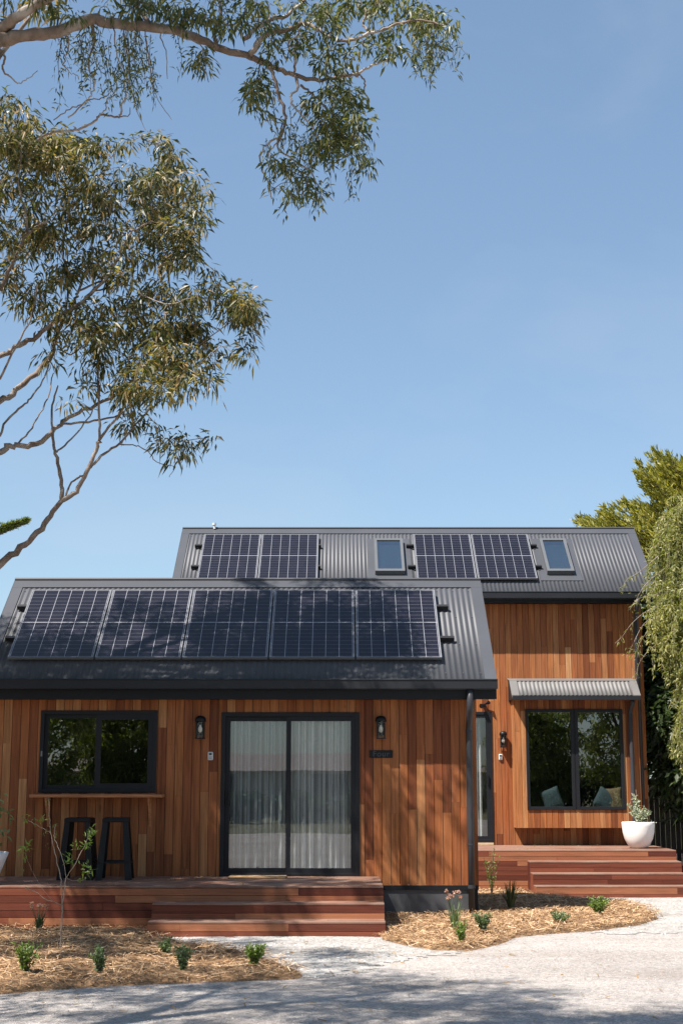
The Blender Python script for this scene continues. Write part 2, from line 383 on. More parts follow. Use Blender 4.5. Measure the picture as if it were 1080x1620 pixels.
def inside(px, py, poly):
    px = np.asarray(px); py = np.asarray(py); r = np.zeros(px.shape, bool); n = len(poly); j = n - 1
    for i in range(n):
        xi, yi = poly[i]; xj, yj = poly[j]
        c = ((yi > py) != (yj > py)) & (px < (xj - xi) * (py - yi) / (yj - yi + 1e-12) + xi)
        r ^= c; j = i
    return r
def smooth_poly(p, k=6):
    n = len(p); out = []
    for i in range(n):
        a, b, c, d = [np.array(p[(i + j - 1) % n], float) for j in range(4)]
        for s in range(k):
            t = s / k
            out.append(tuple(.5 * ((2 * b) + (-a + c) * t + (2 * a - 5 * b + 4 * c - d) * t * t + (-a + 3 * b - 3 * c + d) * t ** 3)))
    return out
bedL = [(-7.5, 11.9), (-4.5, 12.15), (-2.82, 12.28), (-2.35, 12.53), (-1.64, 12.83), (-1.16, 12.99), (-.78, 13.11), (-.42, 13.2), (-.32, 13.38), (-.41, 13.74), (-.61, 14.19), (-.89, 14.94), (-1.34, 15.71), (-1.9, 16.12), (-2.2, 16.5), (-2.2, 17.25), (-4.5, 17.25), (-7.5, 17.25)]
bedR = [(.44, 16.25), (.67, 15.71), (.97, 15.2), (1.3, 15.21), (1.71, 15.95), (1.95, 16.6), (2.46, 16.9), (3.1, 17.24), (3.58, 17.75), (4.0, 18.6), (4.14, 19.5), (4.1, 21.03), (3.9, 22.6), (3.35, 23.6), (3.1, 24.3), (3.1, 24.95), (1.9, 24.95), (1.7, 19.2), (1.3, 18.95), (.4, 18.95), (.5, 17.2)]
def bed_sheet(poly, name, mz):
    x0 = min(p[0] for p in poly); x1 = max(p[0] for p in poly); y0 = min(p[1] for p in poly); y1 = max(p[1] for p in poly)
    st = .06; xs = np.arange(x0, x1, st); ys = np.arange(y0, y1, st); X, Y = np.meshgrid(xs, ys)
    P = np.array(poly)
    def dist(X, Y):
        d = np.full(X.shape, 9.)
        for i in range(len(P)):
            a = P[i]; b = P[(i + 1) % len(P)]; ab = b - a; L = (ab @ ab) + 1e-9
            t = np.clip(((X - a[0]) * ab[0] + (Y - a[1]) * ab[1]) / L, 0, 1)
            d = np.minimum(d, np.hypot(X - a[0] - t * ab[0], Y - a[1] - t * ab[1]))
        return d
    ins = inside(X, Y, poly); D = dist(X, Y) * np.where(ins, 1, -1)
    rough = .012 * np.sin(X * 9 + Y * 4) + .012 * np.sin(Y * 11 - X * 5) + rng.normal(0, .006, X.shape)
    Z = gz(X, Y) + wob(X, Y) + np.clip(D * .22, -.03, .045) + np.where(D > 0.05, rough, 0) + .004
    V = np.stack([X, Y, Z], -1).reshape(-1, 3); ny, nx = X.shape
    Fc = []
    for j in range(ny - 1):
        for i in range(nx - 1):
            if D[j, i] > -.07 and D[j, i + 1] > -.07 and D[j + 1, i] > -.07 and D[j + 1, i + 1] > -.07:
                Fc.append((j * nx + i, j * nx + i + 1, (j + 1) * nx + i + 1, (j + 1) * nx + i))
    o = obj(name, MB().add(V, Fc), M['mulch_base'], smooth=True); o['kind'] = 'structure'
    return lambda x, y: None
sL, sR = smooth_poly(bedL, 5), bedR
bed_sheet(bedL, 'mulch_bed', 0); bed_sheet(bedR, 'mulch_bed', 0)
# pale pebble path: a sheet 6 mm above the driveway
path = MB()
def path_sheet(poly):
    xs = np.arange(min(p[0] for p in poly), max(p[0] for p in poly), .05); ys = np.arange(min(p[1] for p in poly), max(p[1] for p in poly), .05)
    X, Y = np.meshgrid(xs, ys); I = inside(X + .05 * np.sin(Y * 5) + rng.normal(0, .07, X.shape), Y + .06 * np.sin(X * 4.3) + rng.normal(0, .09, X.shape), poly)
    Z = gz(X, Y) + wob(X, Y) + .0045; ny, nx = X.shape; V = np.stack([X, Y, Z], -1).reshape(-1, 3)
    Fc = [(j * nx + i, j * nx + i + 1, (j + 1) * nx + i + 1, (j + 1) * nx + i) for j in range(ny - 1) for i in range(nx - 1) if I[j, i] and I[j + 1, i + 1] and I[j, i + 1] and I[j + 1, i]]
    path.add(V, Fc)
path_sheet([(-2.5, 16.7), (.5, 16.7), (1.3, 15.3), (1.2, 14.85), (.67, 14.34), (.12, 13.52), (-.35, 13.15), (-1.0, 14.0), (-2.0, 15.5)])
path_sheet([(2.6, 16.75), (3.9, 16.83), (9, 17.5), (9, 24.2), (3.0, 24.2), (3.4, 19), (3.0, 17.3)])
struct('pebble_path', path, M['path'], smooth=True)

# straw mulch fibres
def rot_quads(cen, d, side, ln, wd, curve=0.0):
    a = cen - d * (ln / 2)[:, None]; b = cen + d * (ln / 2)[:, None]; sw = side * (wd / 2)[:, None]
    return np.stack([a - sw, a + sw, b + sw * .6, b - sw * .6], 1)
def straw(poly, n, mb, zoff=.05):
    x0 = min(p[0] for p in poly); x1 = max(p[0] for p in poly); y0 = min(p[1] for p in poly); y1 = max(p[1] for p in poly)
    X = rng.uniform(x0 - .05, x1 + .05, n * 3); Y = rng.uniform(y0 - .05, y1 + .05, n * 3)
    k = inside(X + rng.normal(0, .05, len(X)), Y + rng.normal(0, .05, len(X)), poly); X = X[k][:n]; Y = Y[k][:n]; n = len(X)
    clump = np.sin(X * 5 + 1.3 * np.sin(Y * 4)) * np.sin(Y * 6.1)
    Z = gz(X, Y) + wob(X, Y) + zoff + rng.uniform(-.015, .03, n) + .015 * clump
    th = rng.uniform(0, 2 * np.pi, n); el = rng.normal(0, .25, n)
    d = np.stack([np.cos(th) * np.cos(el), np.sin(th) * np.cos(el), np.sin(el)], -1)
    side = np.stack([-np.sin(th), np.cos(th), rng.normal(0, .6, n)], -1); side /= np.linalg.norm(side, axis=1)[:, None]
    mb.quads(rot_quads(np.stack([X, Y, Z], -1), d, side, rng.uniform(.04, .15, n), rng.uniform(.003, .008, n)))
mb = MB(); straw([p for p in bedL], 30000, mb); straw([(p[0], p[1]) for p in bedR], 34000, mb)
stuff('straw_mulch', mb, M['straw'], 'loose golden straw mulch covering both planting beds in front of the decks', 'mulch')
# loose stones on gravel and path
ico = [(-1, -1, -.6), (1, -1, -.6), (1, 1, -.6), (-1, 1, -.6), (-.6, -.6, .7), (.7, -.5, .6), (.5, .7, .7), (-.6, .6, .6)]
icf = [(3, 2, 1, 0), (4, 5, 6, 7), (0, 1, 5, 4), (1, 2, 6, 5), (2, 3, 7, 6), (3, 0, 4, 7)]
mb = MB(); ICO = np.array(ico)
Xs = rng.uniform(-5, 7, 15000); Ys = 10 + 15 * rng.uniform(0, 1, 15000) ** 1.2
keep = ~(inside(Xs, Ys, bedL) | inside(Xs, Ys, bedR) | ((Ys > 16.2) & (Xs < .6)) | (Ys > 23.7))
onp = inside(Xs, Ys, [(-2.1, 16.2), (.5, 16.2), (1.3, 15.0), (-.35, 13.15), (-1.0, 14.0)]) | ((Xs > 3.0) & (Ys > 16.8))
for x, y, p in zip(Xs[keep], Ys[keep], onp[keep]):
    s = random.uniform(.008, .022) if p else random.uniform(.003, .007)
    a = random.random() * 6.28; ca, sa = math.cos(a), math.sin(a)
    q = ICO * (s * random.uniform(.7, 1.3), s * random.uniform(.6, 1), s * random.uniform(.4, .7)); q = q * (1 + rng.normal(0, .12, q.shape))
    mb.add(np.stack([q[:, 0] * ca - q[:, 1] * sa + x, q[:, 0] * sa + q[:, 1] * ca + y, q[:, 2] + float(gz(x, y) + wob(x, y)) + .004], -1), icf)
stuff('loose_pebbles', mb, M['stones'], 'small loose pale pebbles scattered over the gravel drive and path', 'pebbles')
# fallen dead leaves on the gravel
mb = MB(); n = 420
X = rng.normal(0, 2.6, n); Y = rng.uniform(10.6, 16, n); k = ~(inside(X, Y, bedL) | inside(X, Y, bedR)); X = X[k]; Y = Y[k]; n = len(X)
th = rng.uniform(0, 6.28, n); d = np.stack([np.cos(th), np.sin(th), rng.normal(0, .15, n)], -1); sd = np.stack([-np.sin(th), np.cos(th), rng.normal(0, .3, n)], -1)
mb.quads(rot_quads(np.stack([X, Y, gz(X, Y) + wob(X, Y) + .014], -1), d, sd, rng.uniform(.03, .08, n), rng.uniform(.008, .016, n)))
stuff('fallen_leaves', mb, M['dryleaf'], 'scattered dry brown leaves fallen on the gravel drive', 'leaves')

# ---------------------------------------------------------------- building helpers
def boards(mb, x0, x1, z0, z1, yf, holes=(), pitch=.112, th=.018, gap=.006, horizontal=False, jl=(1.2, 3.4)):
    a, b, lo, hi = (x0, x1, z0, z1) if not horizontal else (z0, z1, x0, x1)
    hs = [(h if not horizontal else (h[2], h[3], h[0], h[1])) for h in holes]
    n = max(1, round((b - a) / pitch)); cuts = [a + (b - a) * i / n for i in range(n + 1)]
    for i in range(n):
        ca, cb = cuts[i], cuts[i + 1]
        start = random.uniform(.3, jl[1]) * -1; joints = []; z = lo + start
        while z < hi:
            z += random.uniform(*jl); joints.append(z)
        dy = random.uniform(-.0015, .0015)
        subs = sorted({ca, cb, *[h[0] for h in hs if ca < h[0] < cb], *[h[1] for h in hs if ca < h[1] < cb]})
        for s0, s1 in zip(subs[:-1], subs[1:]):
            m_ = (s0 + s1) / 2; segs = [(lo, hi)]
            for h in hs:
                if h[0] < m_ < h[1]:
                    ns = []
                    for q0, q1 in segs:
                        if h[3] <= q0 or h[2] >= q1: ns.append((q0, q1)); continue
                        if h[2] > q0: ns.append((q0, h[2]))
                        if h[3] < q1: ns.append((h[3], q1))
                    segs = ns
            for q0, q1 in segs:
                js = [q0] + [j for j in joints if q0 + .15 < j < q1 - .15] + [q1]
                for k in range(len(js) - 1):
                    g0 = gap / 2 if s0 == ca else 0; g1 = gap / 2 if s1 == cb else 0
                    l0 = js[k] + (.001 if k else 0); l1 = js[k + 1] - .001
                    if horizontal: mb.box(l0, yf + dy, s0 + g0, l1, yf + th, s1 - g1)
                    else: mb.box(s0 + g0, yf + dy, l0, s1 - g1, yf + th, l1)
def corrugated(x0, x1, y0, z0, y1, z1, pitch=.076, amp=.0052):
    n = int((x1 - x0) / pitch * 8); xs = np.linspace(x0, x1, n + 1)
    d = np.array([0, y1 - y0, z1 - z0]); L = np.linalg.norm(d); nrm = np.array([0, -(z1 - z0), y1 - y0]) / L
    off = amp * np.cos(2 * np.pi * (xs - x0) / pitch)
    A = np.stack([xs, np.full_like(xs, y0), np.full_like(xs, z0)], -1) + off[:, None] * nrm
    B = A + d; V = np.concatenate([A, B]); V = np.concatenate([V, V - nrm * .003]); m_ = n + 1
    Fc = [(i, i + 1, m_ + i + 1, m_ + i) for i in range(n)] + [(2 * m_ + i + 1, 2 * m_ + i, 3 * m_ + i, 3 * m_ + i + 1) for i in range(n)] + [(i + 1, i, 2 * m_ + i, 2 * m_ + i + 1) for i in range(n)]
    return MB().add(V, Fc)
TP = math.tan(R(38.7)); SP = math.sin(R(38.7)); CP = math.cos(R(38.7))
def slope_strip(mb, x0, x1, ya, yb, zf, up, th):      # a strip lying along the roof slope, lifted up by `up`
    n = np.array([0, -SP, CP]); P = lambda x, y, u: tuple(np.array([x, y, zf(y)]) + n * u)
    mb.hexa([P(x0, ya, up), P(x1, ya, up), P(x1, yb, up), P(x0, yb, up)], [P(x0, ya, up + th), P(x1, ya, up + th), P(x1, yb, up + th), P(x0, yb, up + th)])
def gable_house(name, label, base, x0, x1, wx0, wx1, yf, yr, ye, yrd, ybk, zf, zfac, holes, wallbot, fas):
    h = thing(name, label, 'house', base)
    zr = zf(yrd)
    # roof sheets
    obj('roof', corrugated(x0 + .02, x1 - .02, ye, zf(ye), yrd, zr), M['steel'], h, smooth=True)
    yb2 = 2 * yrd - ye
    rb = corrugated(x0 + .02, x1 - .02, yb2, zf(ye), yrd, zr); rb.f = [tuple(reversed(f)) for f in rb.f]
    obj('rear_roof', rb, M['steel'], h, smooth=True)
    sw = MB(); xs_ = np.arange(x0 + .20, x1 - .18, .228)
    for yy in np.linspace(ye + .12, yrd - .22, 4):
        for xx in xs_:
            p = np.array([xx, yy, zf(yy)]) + np.array([0, -SP, CP]) * .0055; e1 = np.array([.006, 0, 0]); e2 = np.array([0, CP, SP]) * .006; e3 = np.array([0, -SP, CP]) * .005
            sw.hexa([p - e1 - e2, p + e1 - e2, p + e1 + e2, p - e1 + e2], [p - e1 - e2 + e3, p + e1 - e2 + e3, p + e1 + e2 + e3, p - e1 + e2 + e3])
    so_ = obj('roof_screws', sw, M['sky_frame'], h); so_['kind'] = 'stuff'
    und = MB(); t = .04
    und.hexa([(x0 + .05, ye + .06, zf(ye + .06) - t), (x1 - .05, ye + .06, zf(ye + .06) - t), (x1 - .05, yrd, zr - t), (x0 + .05, yrd, zr - t)],
             [(x0 + .05, ye + .06, zf(ye + .06) - .015), (x1 - .05, ye + .06, zf(ye + .06) - .015), (x1 - .05, yrd, zr - .015), (x0 + .05, yrd, zr - .015)])
    und.hexa([(x0 + .05, yrd + .002, zr - t), (x1 - .05, yrd + .002, zr - t), (x1 - .05, yb2 - .06, zf(ye + .06) - t), (x0 + .05, yb2 - .06, zf(ye + .06) - t)],
             [(x0 + .05, yrd + .002, zr - .015), (x1 - .05, yrd + .002, zr - .015), (x1 - .05, yb2 - .06, zf(ye + .06) - .015), (x0 + .05, yb2 - .06, zf(ye + .06) - .015)])
    obj('roof_lining', und, M['backing'], h)
    rc = MB(); slope_strip(rc, x0, x1, yrd - .15, yrd, zf, .012, .004)
    n = np.array([0, SP, CP]); q = [np.array([x, yrd + dy, zr - dy * TP]) for dy in (0, .15) for x in (x0, x1)]
    A, B, D_, E_ = [v + n * .012 for v in q]; rc.hexa([A, B, E_, D_], [A + n * .004, B + n * .004, E_ + n * .004, D_ + n * .004])
    rc.tube([(x0, yrd, zr + .030), (x1, yrd, zr + .030)], .022, 8)
    obj('ridge_cap', rc, M['steel'], h)
    bt = MB()
    for a, b, c_ in ((x0, x0 + .15, x0 - .004), (x1 - .15, x1, x1)):
        bt = MB(); slope_strip(bt, a, b, ye + .01, yrd - .15, zf, .0105, .004)
        a = c_
        slope_strip(bt, a, a + .004, ye, yrd, zf, -.16, .178)
        P = lambda y, u: (a, y, zf(2 * yrd - y) + u)
        bt.hexa([(a, yrd, zr - .2), (a + .004, yrd, zr - .2), (a + .004, yb2, zf(ye) - .2), (a, yb2, zf(ye) - .2)], [(a, yrd, zr + .02), (a + .004, yrd, zr + .02), (a + .004, yb2, zf(ye) + .02), (a, yb2, zf(ye) + .02)])
        obj('barge_trim', bt, M['steel'], h)
    # gutter (square line) and fascia
    zg = zf(ye)
    g = MB(); g.box(x0, ye - .125, zg - .115, x1, ye - .120, zg + .0); g.box(x0, ye - .120, zg - .115, x1, ye + .0, zg - .111)
    g.tube([(x0, ye - .125, zg + .002), (x1, ye - .125, zg + .002)], .010, 6)
    for a in (x0, x1 - .004): g.box(a, ye - .120, zg - .111, a + .004, ye, zg)
    obj('gutter', g, M['gutter'], h)
    f_ = MB(); f_.box(x0 + .01, ye + .004, fas, x1 - .003, ye + .03, zg - .02)
    obj('fascia', f_, M['trim'], h)
    so = MB(); so.box(x0 + .01, ye + .03, fas + .01, x1 - .003, yf + .02, fas + .02)
    obj('soffit', so, M['trim'], h)
    # walls
    wb = MB(); boards(wb, wx0, wx1, wallbot, fas + .008, yf, holes)
    obj('wall', wb, M['clad'], h)
    bk = MB()
    hs = sorted(holes); zt = fas + .3
    def back_panel(mb_, z0_, z1_):
        xs = sorted({wx0 + .02, wx1 - .02, *[c for q_ in hs for c in q_[:2]]})
        for a, b in zip(xs[:-1], xs[1:]):
            m_ = (a + b) / 2; seg = [(z0_, z1_)]
            for q_ in hs:
                if q_[0] < m_ < q_[1]:
                    seg = [s_ for u0, u1 in seg for s_ in ((u0, min(u1, q_[2])), (max(u0, q_[3]), u1)) if s_[1] > s_[0] + 1e-4]
            for u0, u1 in seg: mb_.box(a, yf + .020, u0, b, yf + .10, u1)
    back_panel(bk, wallbot + .01, zt)
    bk.box(wx0 + .02, ybk - .1, wallbot, wx1 - .02, ybk, zt)
    for a in (wx0 + .02, wx1 - .10):
        bk.add([(a, yf + .1, wallbot), (a + .08, yf + .1, wallbot), (a + .08, ybk - .1, wallbot), (a, ybk - .1, wallbot), (a, yf + .1, zt), (a + .08, yf + .1, zt), (a + .08, ybk - .1, zt), (a, ybk - .1, zt), (a, yrd, zr - .1), (a + .08, yrd, zr - .1)],
               [(0, 1, 5, 4), (3, 7, 6, 2), (4, 5, 9, 8), (8, 9, 6, 7), (0, 4, 8, 7, 3), (1, 2, 6, 9, 5)])
    obj('wall_lining', bk, M['backing'], h)
    # side cladding (vertical boards on both gables)
    for sx in (wx0, wx1):
        sd = MB(); yy = yf + .02
        while yy < ybk - .02:
            y2 = min(yy + .112, ybk); ym = (yy + y2) / 2; top = min(zf(ym) if ym < yrd else zf(2 * yrd - ym), 99) - .06
            a, b = (sx, sx + .0195) if sx == wx0 else (sx - .0195, sx)
            sd.box(a, yy + .003, wallbot, b, y2 - .003, top); yy += .112
        obj('side_wall', sd, M['clad'], h)
    bkc = MB(); boards(bkc, wx0, wx1, wallbot, fas, ybk + .002, ()); obj('rear_wall', bkc, M['clad'], h)
    return h
def room(h, x0, x1, y0, y1, z0, z1, wm='inside'):
    r = MB(); t = .05
    r.box(x0, y1, z0, x1, y1 + t, z1); r.box(x0 - t, y0, z0, x0, y1, z1); r.box(x1, y0, z0, x1 + t, y1, z1); r.box(x0, y0, z1, x1, y1, z1 + t)
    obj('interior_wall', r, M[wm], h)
    f = MB(); f.box(x0, y0, z0 - t, x1, y1, z0); obj('interior_floor', f, M['inside_floor'], h)
def frame_ring(mb, x0, x1, z0, z1, y0, y1, w):
    mb.box(x0, y0, z0, x0 + w, y1, z1); mb.box(x1 - w, y0, z0, x1, y1, z1)
    mb.box(x0 + w, y0, z0, x1 - w, y1, z0 + w); mb.box(x0 + w, y0, z1 - w, x1 - w, y1, z1)
def pane(x0, x1, z0, z1, y):
    return MB().box(x0, y, z0, x1, y + .006, z1)
def curtain(name, label, x0, x1, z0, z1, y, folds, amp=.045):
    n = 260; xs = np.linspace(x0, x1, n); ph = np.cumsum(1 + .35 * np.sin(np.arange(n) * .05 + x0)); ph = ph / ph[-1] * folds * 2 * np.pi
    V = []; nz = 10
    for j in range(nz):
        t = j / (nz - 1); z = z1 + (z0 - z1) * t
        a = amp * (.6 + .5 * t); V.append(np.stack([xs + .01 * np.sin(ph * .5) * t, y + a * np.sin(ph + .15 * np.sin(t * 3)) + .22 * a * np.sin(2.0 * ph + 1), np.full(n, z)], -1))
    V = np.concatenate(V); Fc = [(j * n + i, j * n + i + 1, (j + 1) * n + i + 1, (j + 1) * n + i) for j in range(nz - 1) for i in range(n - 1)]
    o = obj(name, MB().add(V, Fc), M['curtain'], smooth=True)
    return tag(o, label, 'curtain')

# ================================================================ LEFT COTTAGE
YL = 18.90
zL = lambda y: 3.205 + (y - 18.89) * TP
holesL = [(-1.574, .236, .492, 2.602), (-3.948, -2.415, 1.564, 2.626)]
HL = gable_house('timber_cottage', 'low timber clad cottage in front with five solar panels on its charcoal roof', (-1.4, 18.9, 0), -4.76, 2.02, -4.55, 1.768, YL, 0, 18.64, 20.60, 22.3, zL, None, holesL, .39, 2.762)
# skirting
s_ = MB(); s_.box(-4.5, YL + .015, .055, 1.73, YL + .03, .335); obj('skirting', s_, M['sheet_mid'], HL)
s_ = MB(); s_.box(-4.55, YL - .005, .335, 1.765, YL + .10, .392); s_.box(-4.5, YL + .0, .0, 1.75, YL + .04, .055); s_.box(1.66, YL + .002, .05, 1.755, YL + .1, .335)
s_.box(1.70, YL + .1, 0, 1.75, 22.2, .39); s_.box(-4.5, YL + .1, 0, -4.45, 22.2, .39); obj('base_beam', s_, M['trim'], HL)
# sliding door
dr = MB(); frame_ring(dr, -1.574, .236, .492, 2.602, YL - .02, YL + .10, .055)
D = obj('sliding_door', dr, M['frame'], HL, bevel=.003)
fr = MB(); frame_ring(fr, -1.519, -.662, .547, 2.547, YL + .03, YL + .065, .060); obj('frame', fr, M['frame'], D)
fr = MB(); frame_ring(fr, -.722, .181, .547, 2.547, YL - .010, YL + .025, .060); obj('frame', fr, M['frame'], D)
obj('pane', pane(-1.459, -.722, .607, 2.487, YL + .045), M['glass_screen'], D)
obj('pane', pane(-.662, .121, .607, 2.487, YL + .008), M['glass_door'], D)
hd = MB(); hd.box(-1.51, YL - .005, 1.40, -1.49, YL + .03, 1.60); hd.box(-1.50, YL - .03, 1.42, -1.49, YL + .0, 1.58); obj('handle', hd, M['black'], D)
room(HL, -1.95, .75, YL + .42, 21.6, .44, 2.7)
curtain('curtain', 'left white pleated curtain behind the cottage sliding door', -1.52, -.74, .52, 2.60, YL + .15, 7)
curtain('curtain', 'right white pleated curtain behind the cottage sliding door, fuller folds', -.66, .22, .52, 2.60, YL + .15, 8, .050)
# servery window
dr = MB(); frame_ring(dr, -3.948, -2.415, 1.564, 2.626, YL - .02, YL + .09, .05)
Wn = obj('servery_window', dr, M['frame'], HL, bevel=.003)
fr = MB(); frame_ring(fr, -3.898, -3.16, 1.614, 2.576, YL + .03, YL + .06, .05); obj('frame', fr, M['frame'], Wn)
fr = MB(); frame_ring(fr, -3.22, -2.465, 1.614, 2.576, YL - .008, YL + .022, .07); obj('frame', fr, M['frame'], Wn)
obj('pane', pane(-3.848, -3.21, 1.664, 2.526, YL + .043), M['glass'], Wn)
obj('pane', pane(-3.15, -2.535, 1.684, 2.506, YL + .006), M['glass'], Wn)
la = MB(); la.box(-3.93, YL - .03, 2.03, -3.91, YL - .02, 2.10); obj('latch', la, M['silver'], Wn)
room(HL, -4.45, -2.05, YL + .12, 21.6, .44, 2.7, 'inside_shade')
sh = MB(); sh.box(-4.0, YL - .30, 1.505, -2.30, YL - .002, 1.545)
SH = obj('servery_shelf', sh, M['shelf'], HL, bevel=.006)
for bx in (-3.80, -2.48):
    b = MB(); b.box(bx - .015, YL - .02, 1.13, bx + .015, YL - .003, 1.504); b.box(bx - .015, YL - .24, 1.485, bx + .015, YL - .02, 1.504)
    b.hexa([(bx - .012, YL - .02, 1.15), (bx + .012, YL - .02, 1.15), (bx + .012, YL - .02, 1.18), (bx - .012, YL - .02, 1.18)], [(bx - .012, YL - .23, 1.46), (bx + .012, YL - .23, 1.46), (bx + .012, YL - .23, 1.484), (bx - .012, YL - .23, 1.484)])
    obj('bracket', b, M['shelf'], SH)
# downpipe
dp = MB(); px = 1.665
dp.tube([(px, 18.58, 2.90), (px, 18.58, 2.70), (px, 18.60, 2.60), (px, 18.79, 2.45), (px, 18.82, 2.35), (px, 18.82, 1.2), (px, 18.82, .02)], .043, 14)
DP = obj('downpipe', dp, M['pipe'], HL, smooth=True)
for z, e in ((2.33, .045), (.36, .045), (1.9, .02), (.9, .02)):
    j = MB(); j.tube([(px, 18.82, z), (px, 18.82, z + e)], .048, 14); obj('pipe_collar', j, M['pipe'], DP)
wd = MB(); wd.box(-.2, 18.67, 2.9, -.17, 18.68, 2.95)

# ================================================================ RIGHT TWO-STOREY HOUSE
YR = 26.82
zR = lambda y: 5.36 + (y - 26.77) * TP
holesR = [(1.0, 2.80, .586, 2.970), (3.32, 5.32, 1.17, 3.06)]
HR = gable_house('timber_house', 'taller timber clad house behind with bay window, two skylights and four solar panels', (1.3, 26.8, 0), -3.22, 5.93, -3.0, 5.67, YR, 0, 26.54, 28.46, 30.2, zR, None, holesR, .50, 4.985)
dr = MB(); frame_ring(dr, 1.0, 2.80, .586, 2.970, YR - .02, YR + .10, .055)
D = obj('sliding_door', dr, M['frame'], HR, bevel=.003)
fr = MB(); frame_ring(fr, 1.88, 2.745, .641, 2.915, YR - .005, YR + .03, .06); obj('frame', fr, M['frame'], D)
fr = MB(); frame_ring(fr, 1.055, 1.94, .641, 2.915, YR + .035, YR + .07, .06); obj('frame', fr, M['frame'], D)
obj('pane', pane(1.94, 2.685, .70, 2.855, YR + .01), M['glass_door'], D); obj('pane', pane(1.115, 1.88, .70, 2.855, YR + .05), M['glass_door'], D)
hd = MB(); hd.box(2.70, YR - .05, 1.62, 2.725, YR - .005, 1.80); obj('handle', hd, M['black'], D)
sl = MB(); sl.box(1.0, YR - .05, .548, 2.79, YR - .022, .585); obj('sill', sl, M['door_track'], D)
room(HR, .8, 3.0, YR + .42, 29.6, .50, 3.0)
curtain('curtain', 'pale curtain drawn behind the narrow glass door of the rear house', 1.3, 2.62, .62, 2.95, YR + .22, 12, .04)
# bay window box
bx0, bx1, bz0, bz1, by = 3.165, 5.46, .862, 3.20, 26.45
bay = MB(); boards(bay, bx0 + .02, bx1 - .02, bz0, bz1, by, [(3.381, 5.167, 1.185, 3.0)], pitch=.108)
BW = obj('bay_window', bay, M['clad'], HR)
sd = MB()
for sx in (bx0, bx1 - .0195):
    sd = MB(); yy = by + .001
    while yy < YR - .01:
        y2 = min(yy + .12, YR - .002); sd.box(sx, yy, bz0, sx + .0195, y2 - .004, bz1); yy += .12
    obj('side_cladding', sd, M['clad'], BW)
bl = MB(); frame_ring(bl, bx0 + .022, bx1 - .022, bz0 + .004, bz1, by + .020, YR - .004, .09); bl.box(bx0 + .022, YR - .004, 1.1, bx1 - .022, YR - .002, 1.12)
bl.box(bx0 + .112, by + .02, .952, 3.381, by + .06, 3.11); bl.box(5.167, by + .02, .952, 5.348, by + .06, 3.11); bl.box(3.381, by + .02, .952, 5.167, by + .06, 1.185); bl.box(3.381, by + .02, 3.0, 5.167, by + .06, 3.11)
obj('lining', bl, M['backing'], BW)
seat = MB(); seat.box(3.30, by + .07, 1.15, 5.30, YR + .0, 1.19); obj('window_seat', seat, M['inside'], BW)
for a, b in ((3.381, 4.262), (4.286, 5.167)):
    fr = MB(); frame_ring(fr, a, b, 1.185, 3.0, by - .025, by + .05, .055); W_ = obj('window', fr, M['frame'], BW, bevel=.003)
    obj('pane', pane(a + .055, b - .055, 1.24, 2.945, by + .015), M['glass'], BW if False else W_) if False else None
    p = obj('pane', pane(a + .055, b - .055, 1.24, 2.945, by + .015), M['glass'], BW)
ml = MB(); ml.box(4.262, by - .015, 1.185, 4.286, by + .05, 3.0); obj('mullion', ml, M['trim'], BW)
room(HR, 3.12, 5.55, YR + .12, 29.4, .50, 3.3, 'inside_shade')
# awning
za = lambda y: 3.235 + (y - 26.10) * (3.56 - 3.235) / (26.50 - 26.10)
aw = corrugated(3.22, 5.33, 26.10, za(26.10), 26.46, za(26.46), .076, .0065)
AW = obj('awning', aw, M['awning_steel'], HR, smooth=True)
t = MB()
for a, b in ((3.10, 3.235), (5.315, 5.445)):
    t.hexa([(a, 26.09, za(26.09) - .03), (b, 26.09, za(26.09) - .03), (b, 26.47, za(26.47) - .03), (a, 26.47, za(26.47) - .03)], [(a, 26.09, za(26.09) + .014), (b, 26.09, za(26.09) + .014), (b, 26.47, za(26.47) + .014), (a, 26.47, za(26.47) + .014)])
t.hexa([(3.10, 26.43, za(26.43) + .0145), (5.445, 26.43, za(26.43) + .0145), (5.445, YR, za(26.5) + .02), (3.10, YR, za(26.5) + .02)], [(3.10, 26.43, za(26.43) + .02), (5.445, 26.43, za(26.43) + .02), (5.445, YR, za(26.5) + .03), (3.10, YR, za(26.5) + .03)])
obj('flashing', t, M['awning_steel'], AW)
t = MB(); t.box(3.11, 26.04, 3.150, 5.44, 26.10, 3.222); obj('gutter', t, M['gutter'], AW)
t = MB(); t.box(3.14, 26.12, 3.17, 5.42, by - .002, 3.19); obj('soffit', t, M['trim'], AW)
for sx in (3.12, 5.405):
    t = MB(); t.add([(sx, 26.12, 3.17), (sx + .02, 26.12, 3.17), (sx + .02, YR - .002, 3.17), (sx, YR - .002, 3.17), (sx, 26.12, za(26.12) - .03), (sx + .02, 26.12, za(26.12) - .03), (sx + .02, YR - .002, 3.52), (sx, YR - .002, 3.52)],
              [(0, 3, 2, 1), (4, 5, 6, 7), (0, 1, 5, 4), (2, 3, 7, 6), (1, 2, 6, 5), (3, 0, 4, 7)]); obj('end_cheek', t, M['trim'], AW)
t = MB(); t.tube([(5.30, 26.12, 3.16), (5.30, 26.12, 3.10), (5.30, 26.36, 2.98), (5.30, 26.375, 2.9), (5.30, 26.375, .9), (5.30, 26.30, .56)], .038, 12)
obj('downpipe', t, M['pipe'], HR, smooth=True)
t = MB(); t.tube([(5.535, 26.46, 5.05), (5.535, 26.46, 4.95), (5.535, 26.70, 4.75), (5.535, 26.73, 4.65), (5.535, 26.73, .55)], .045, 12)
t2 = obj('downpipe', t, M['pipe'], HR, smooth=True)
s_ = MB(); s_.box(-3, YR + .01, -.2, 5.66, YR + .05, .5); obj('skirting', s_, M['trim'], HR)
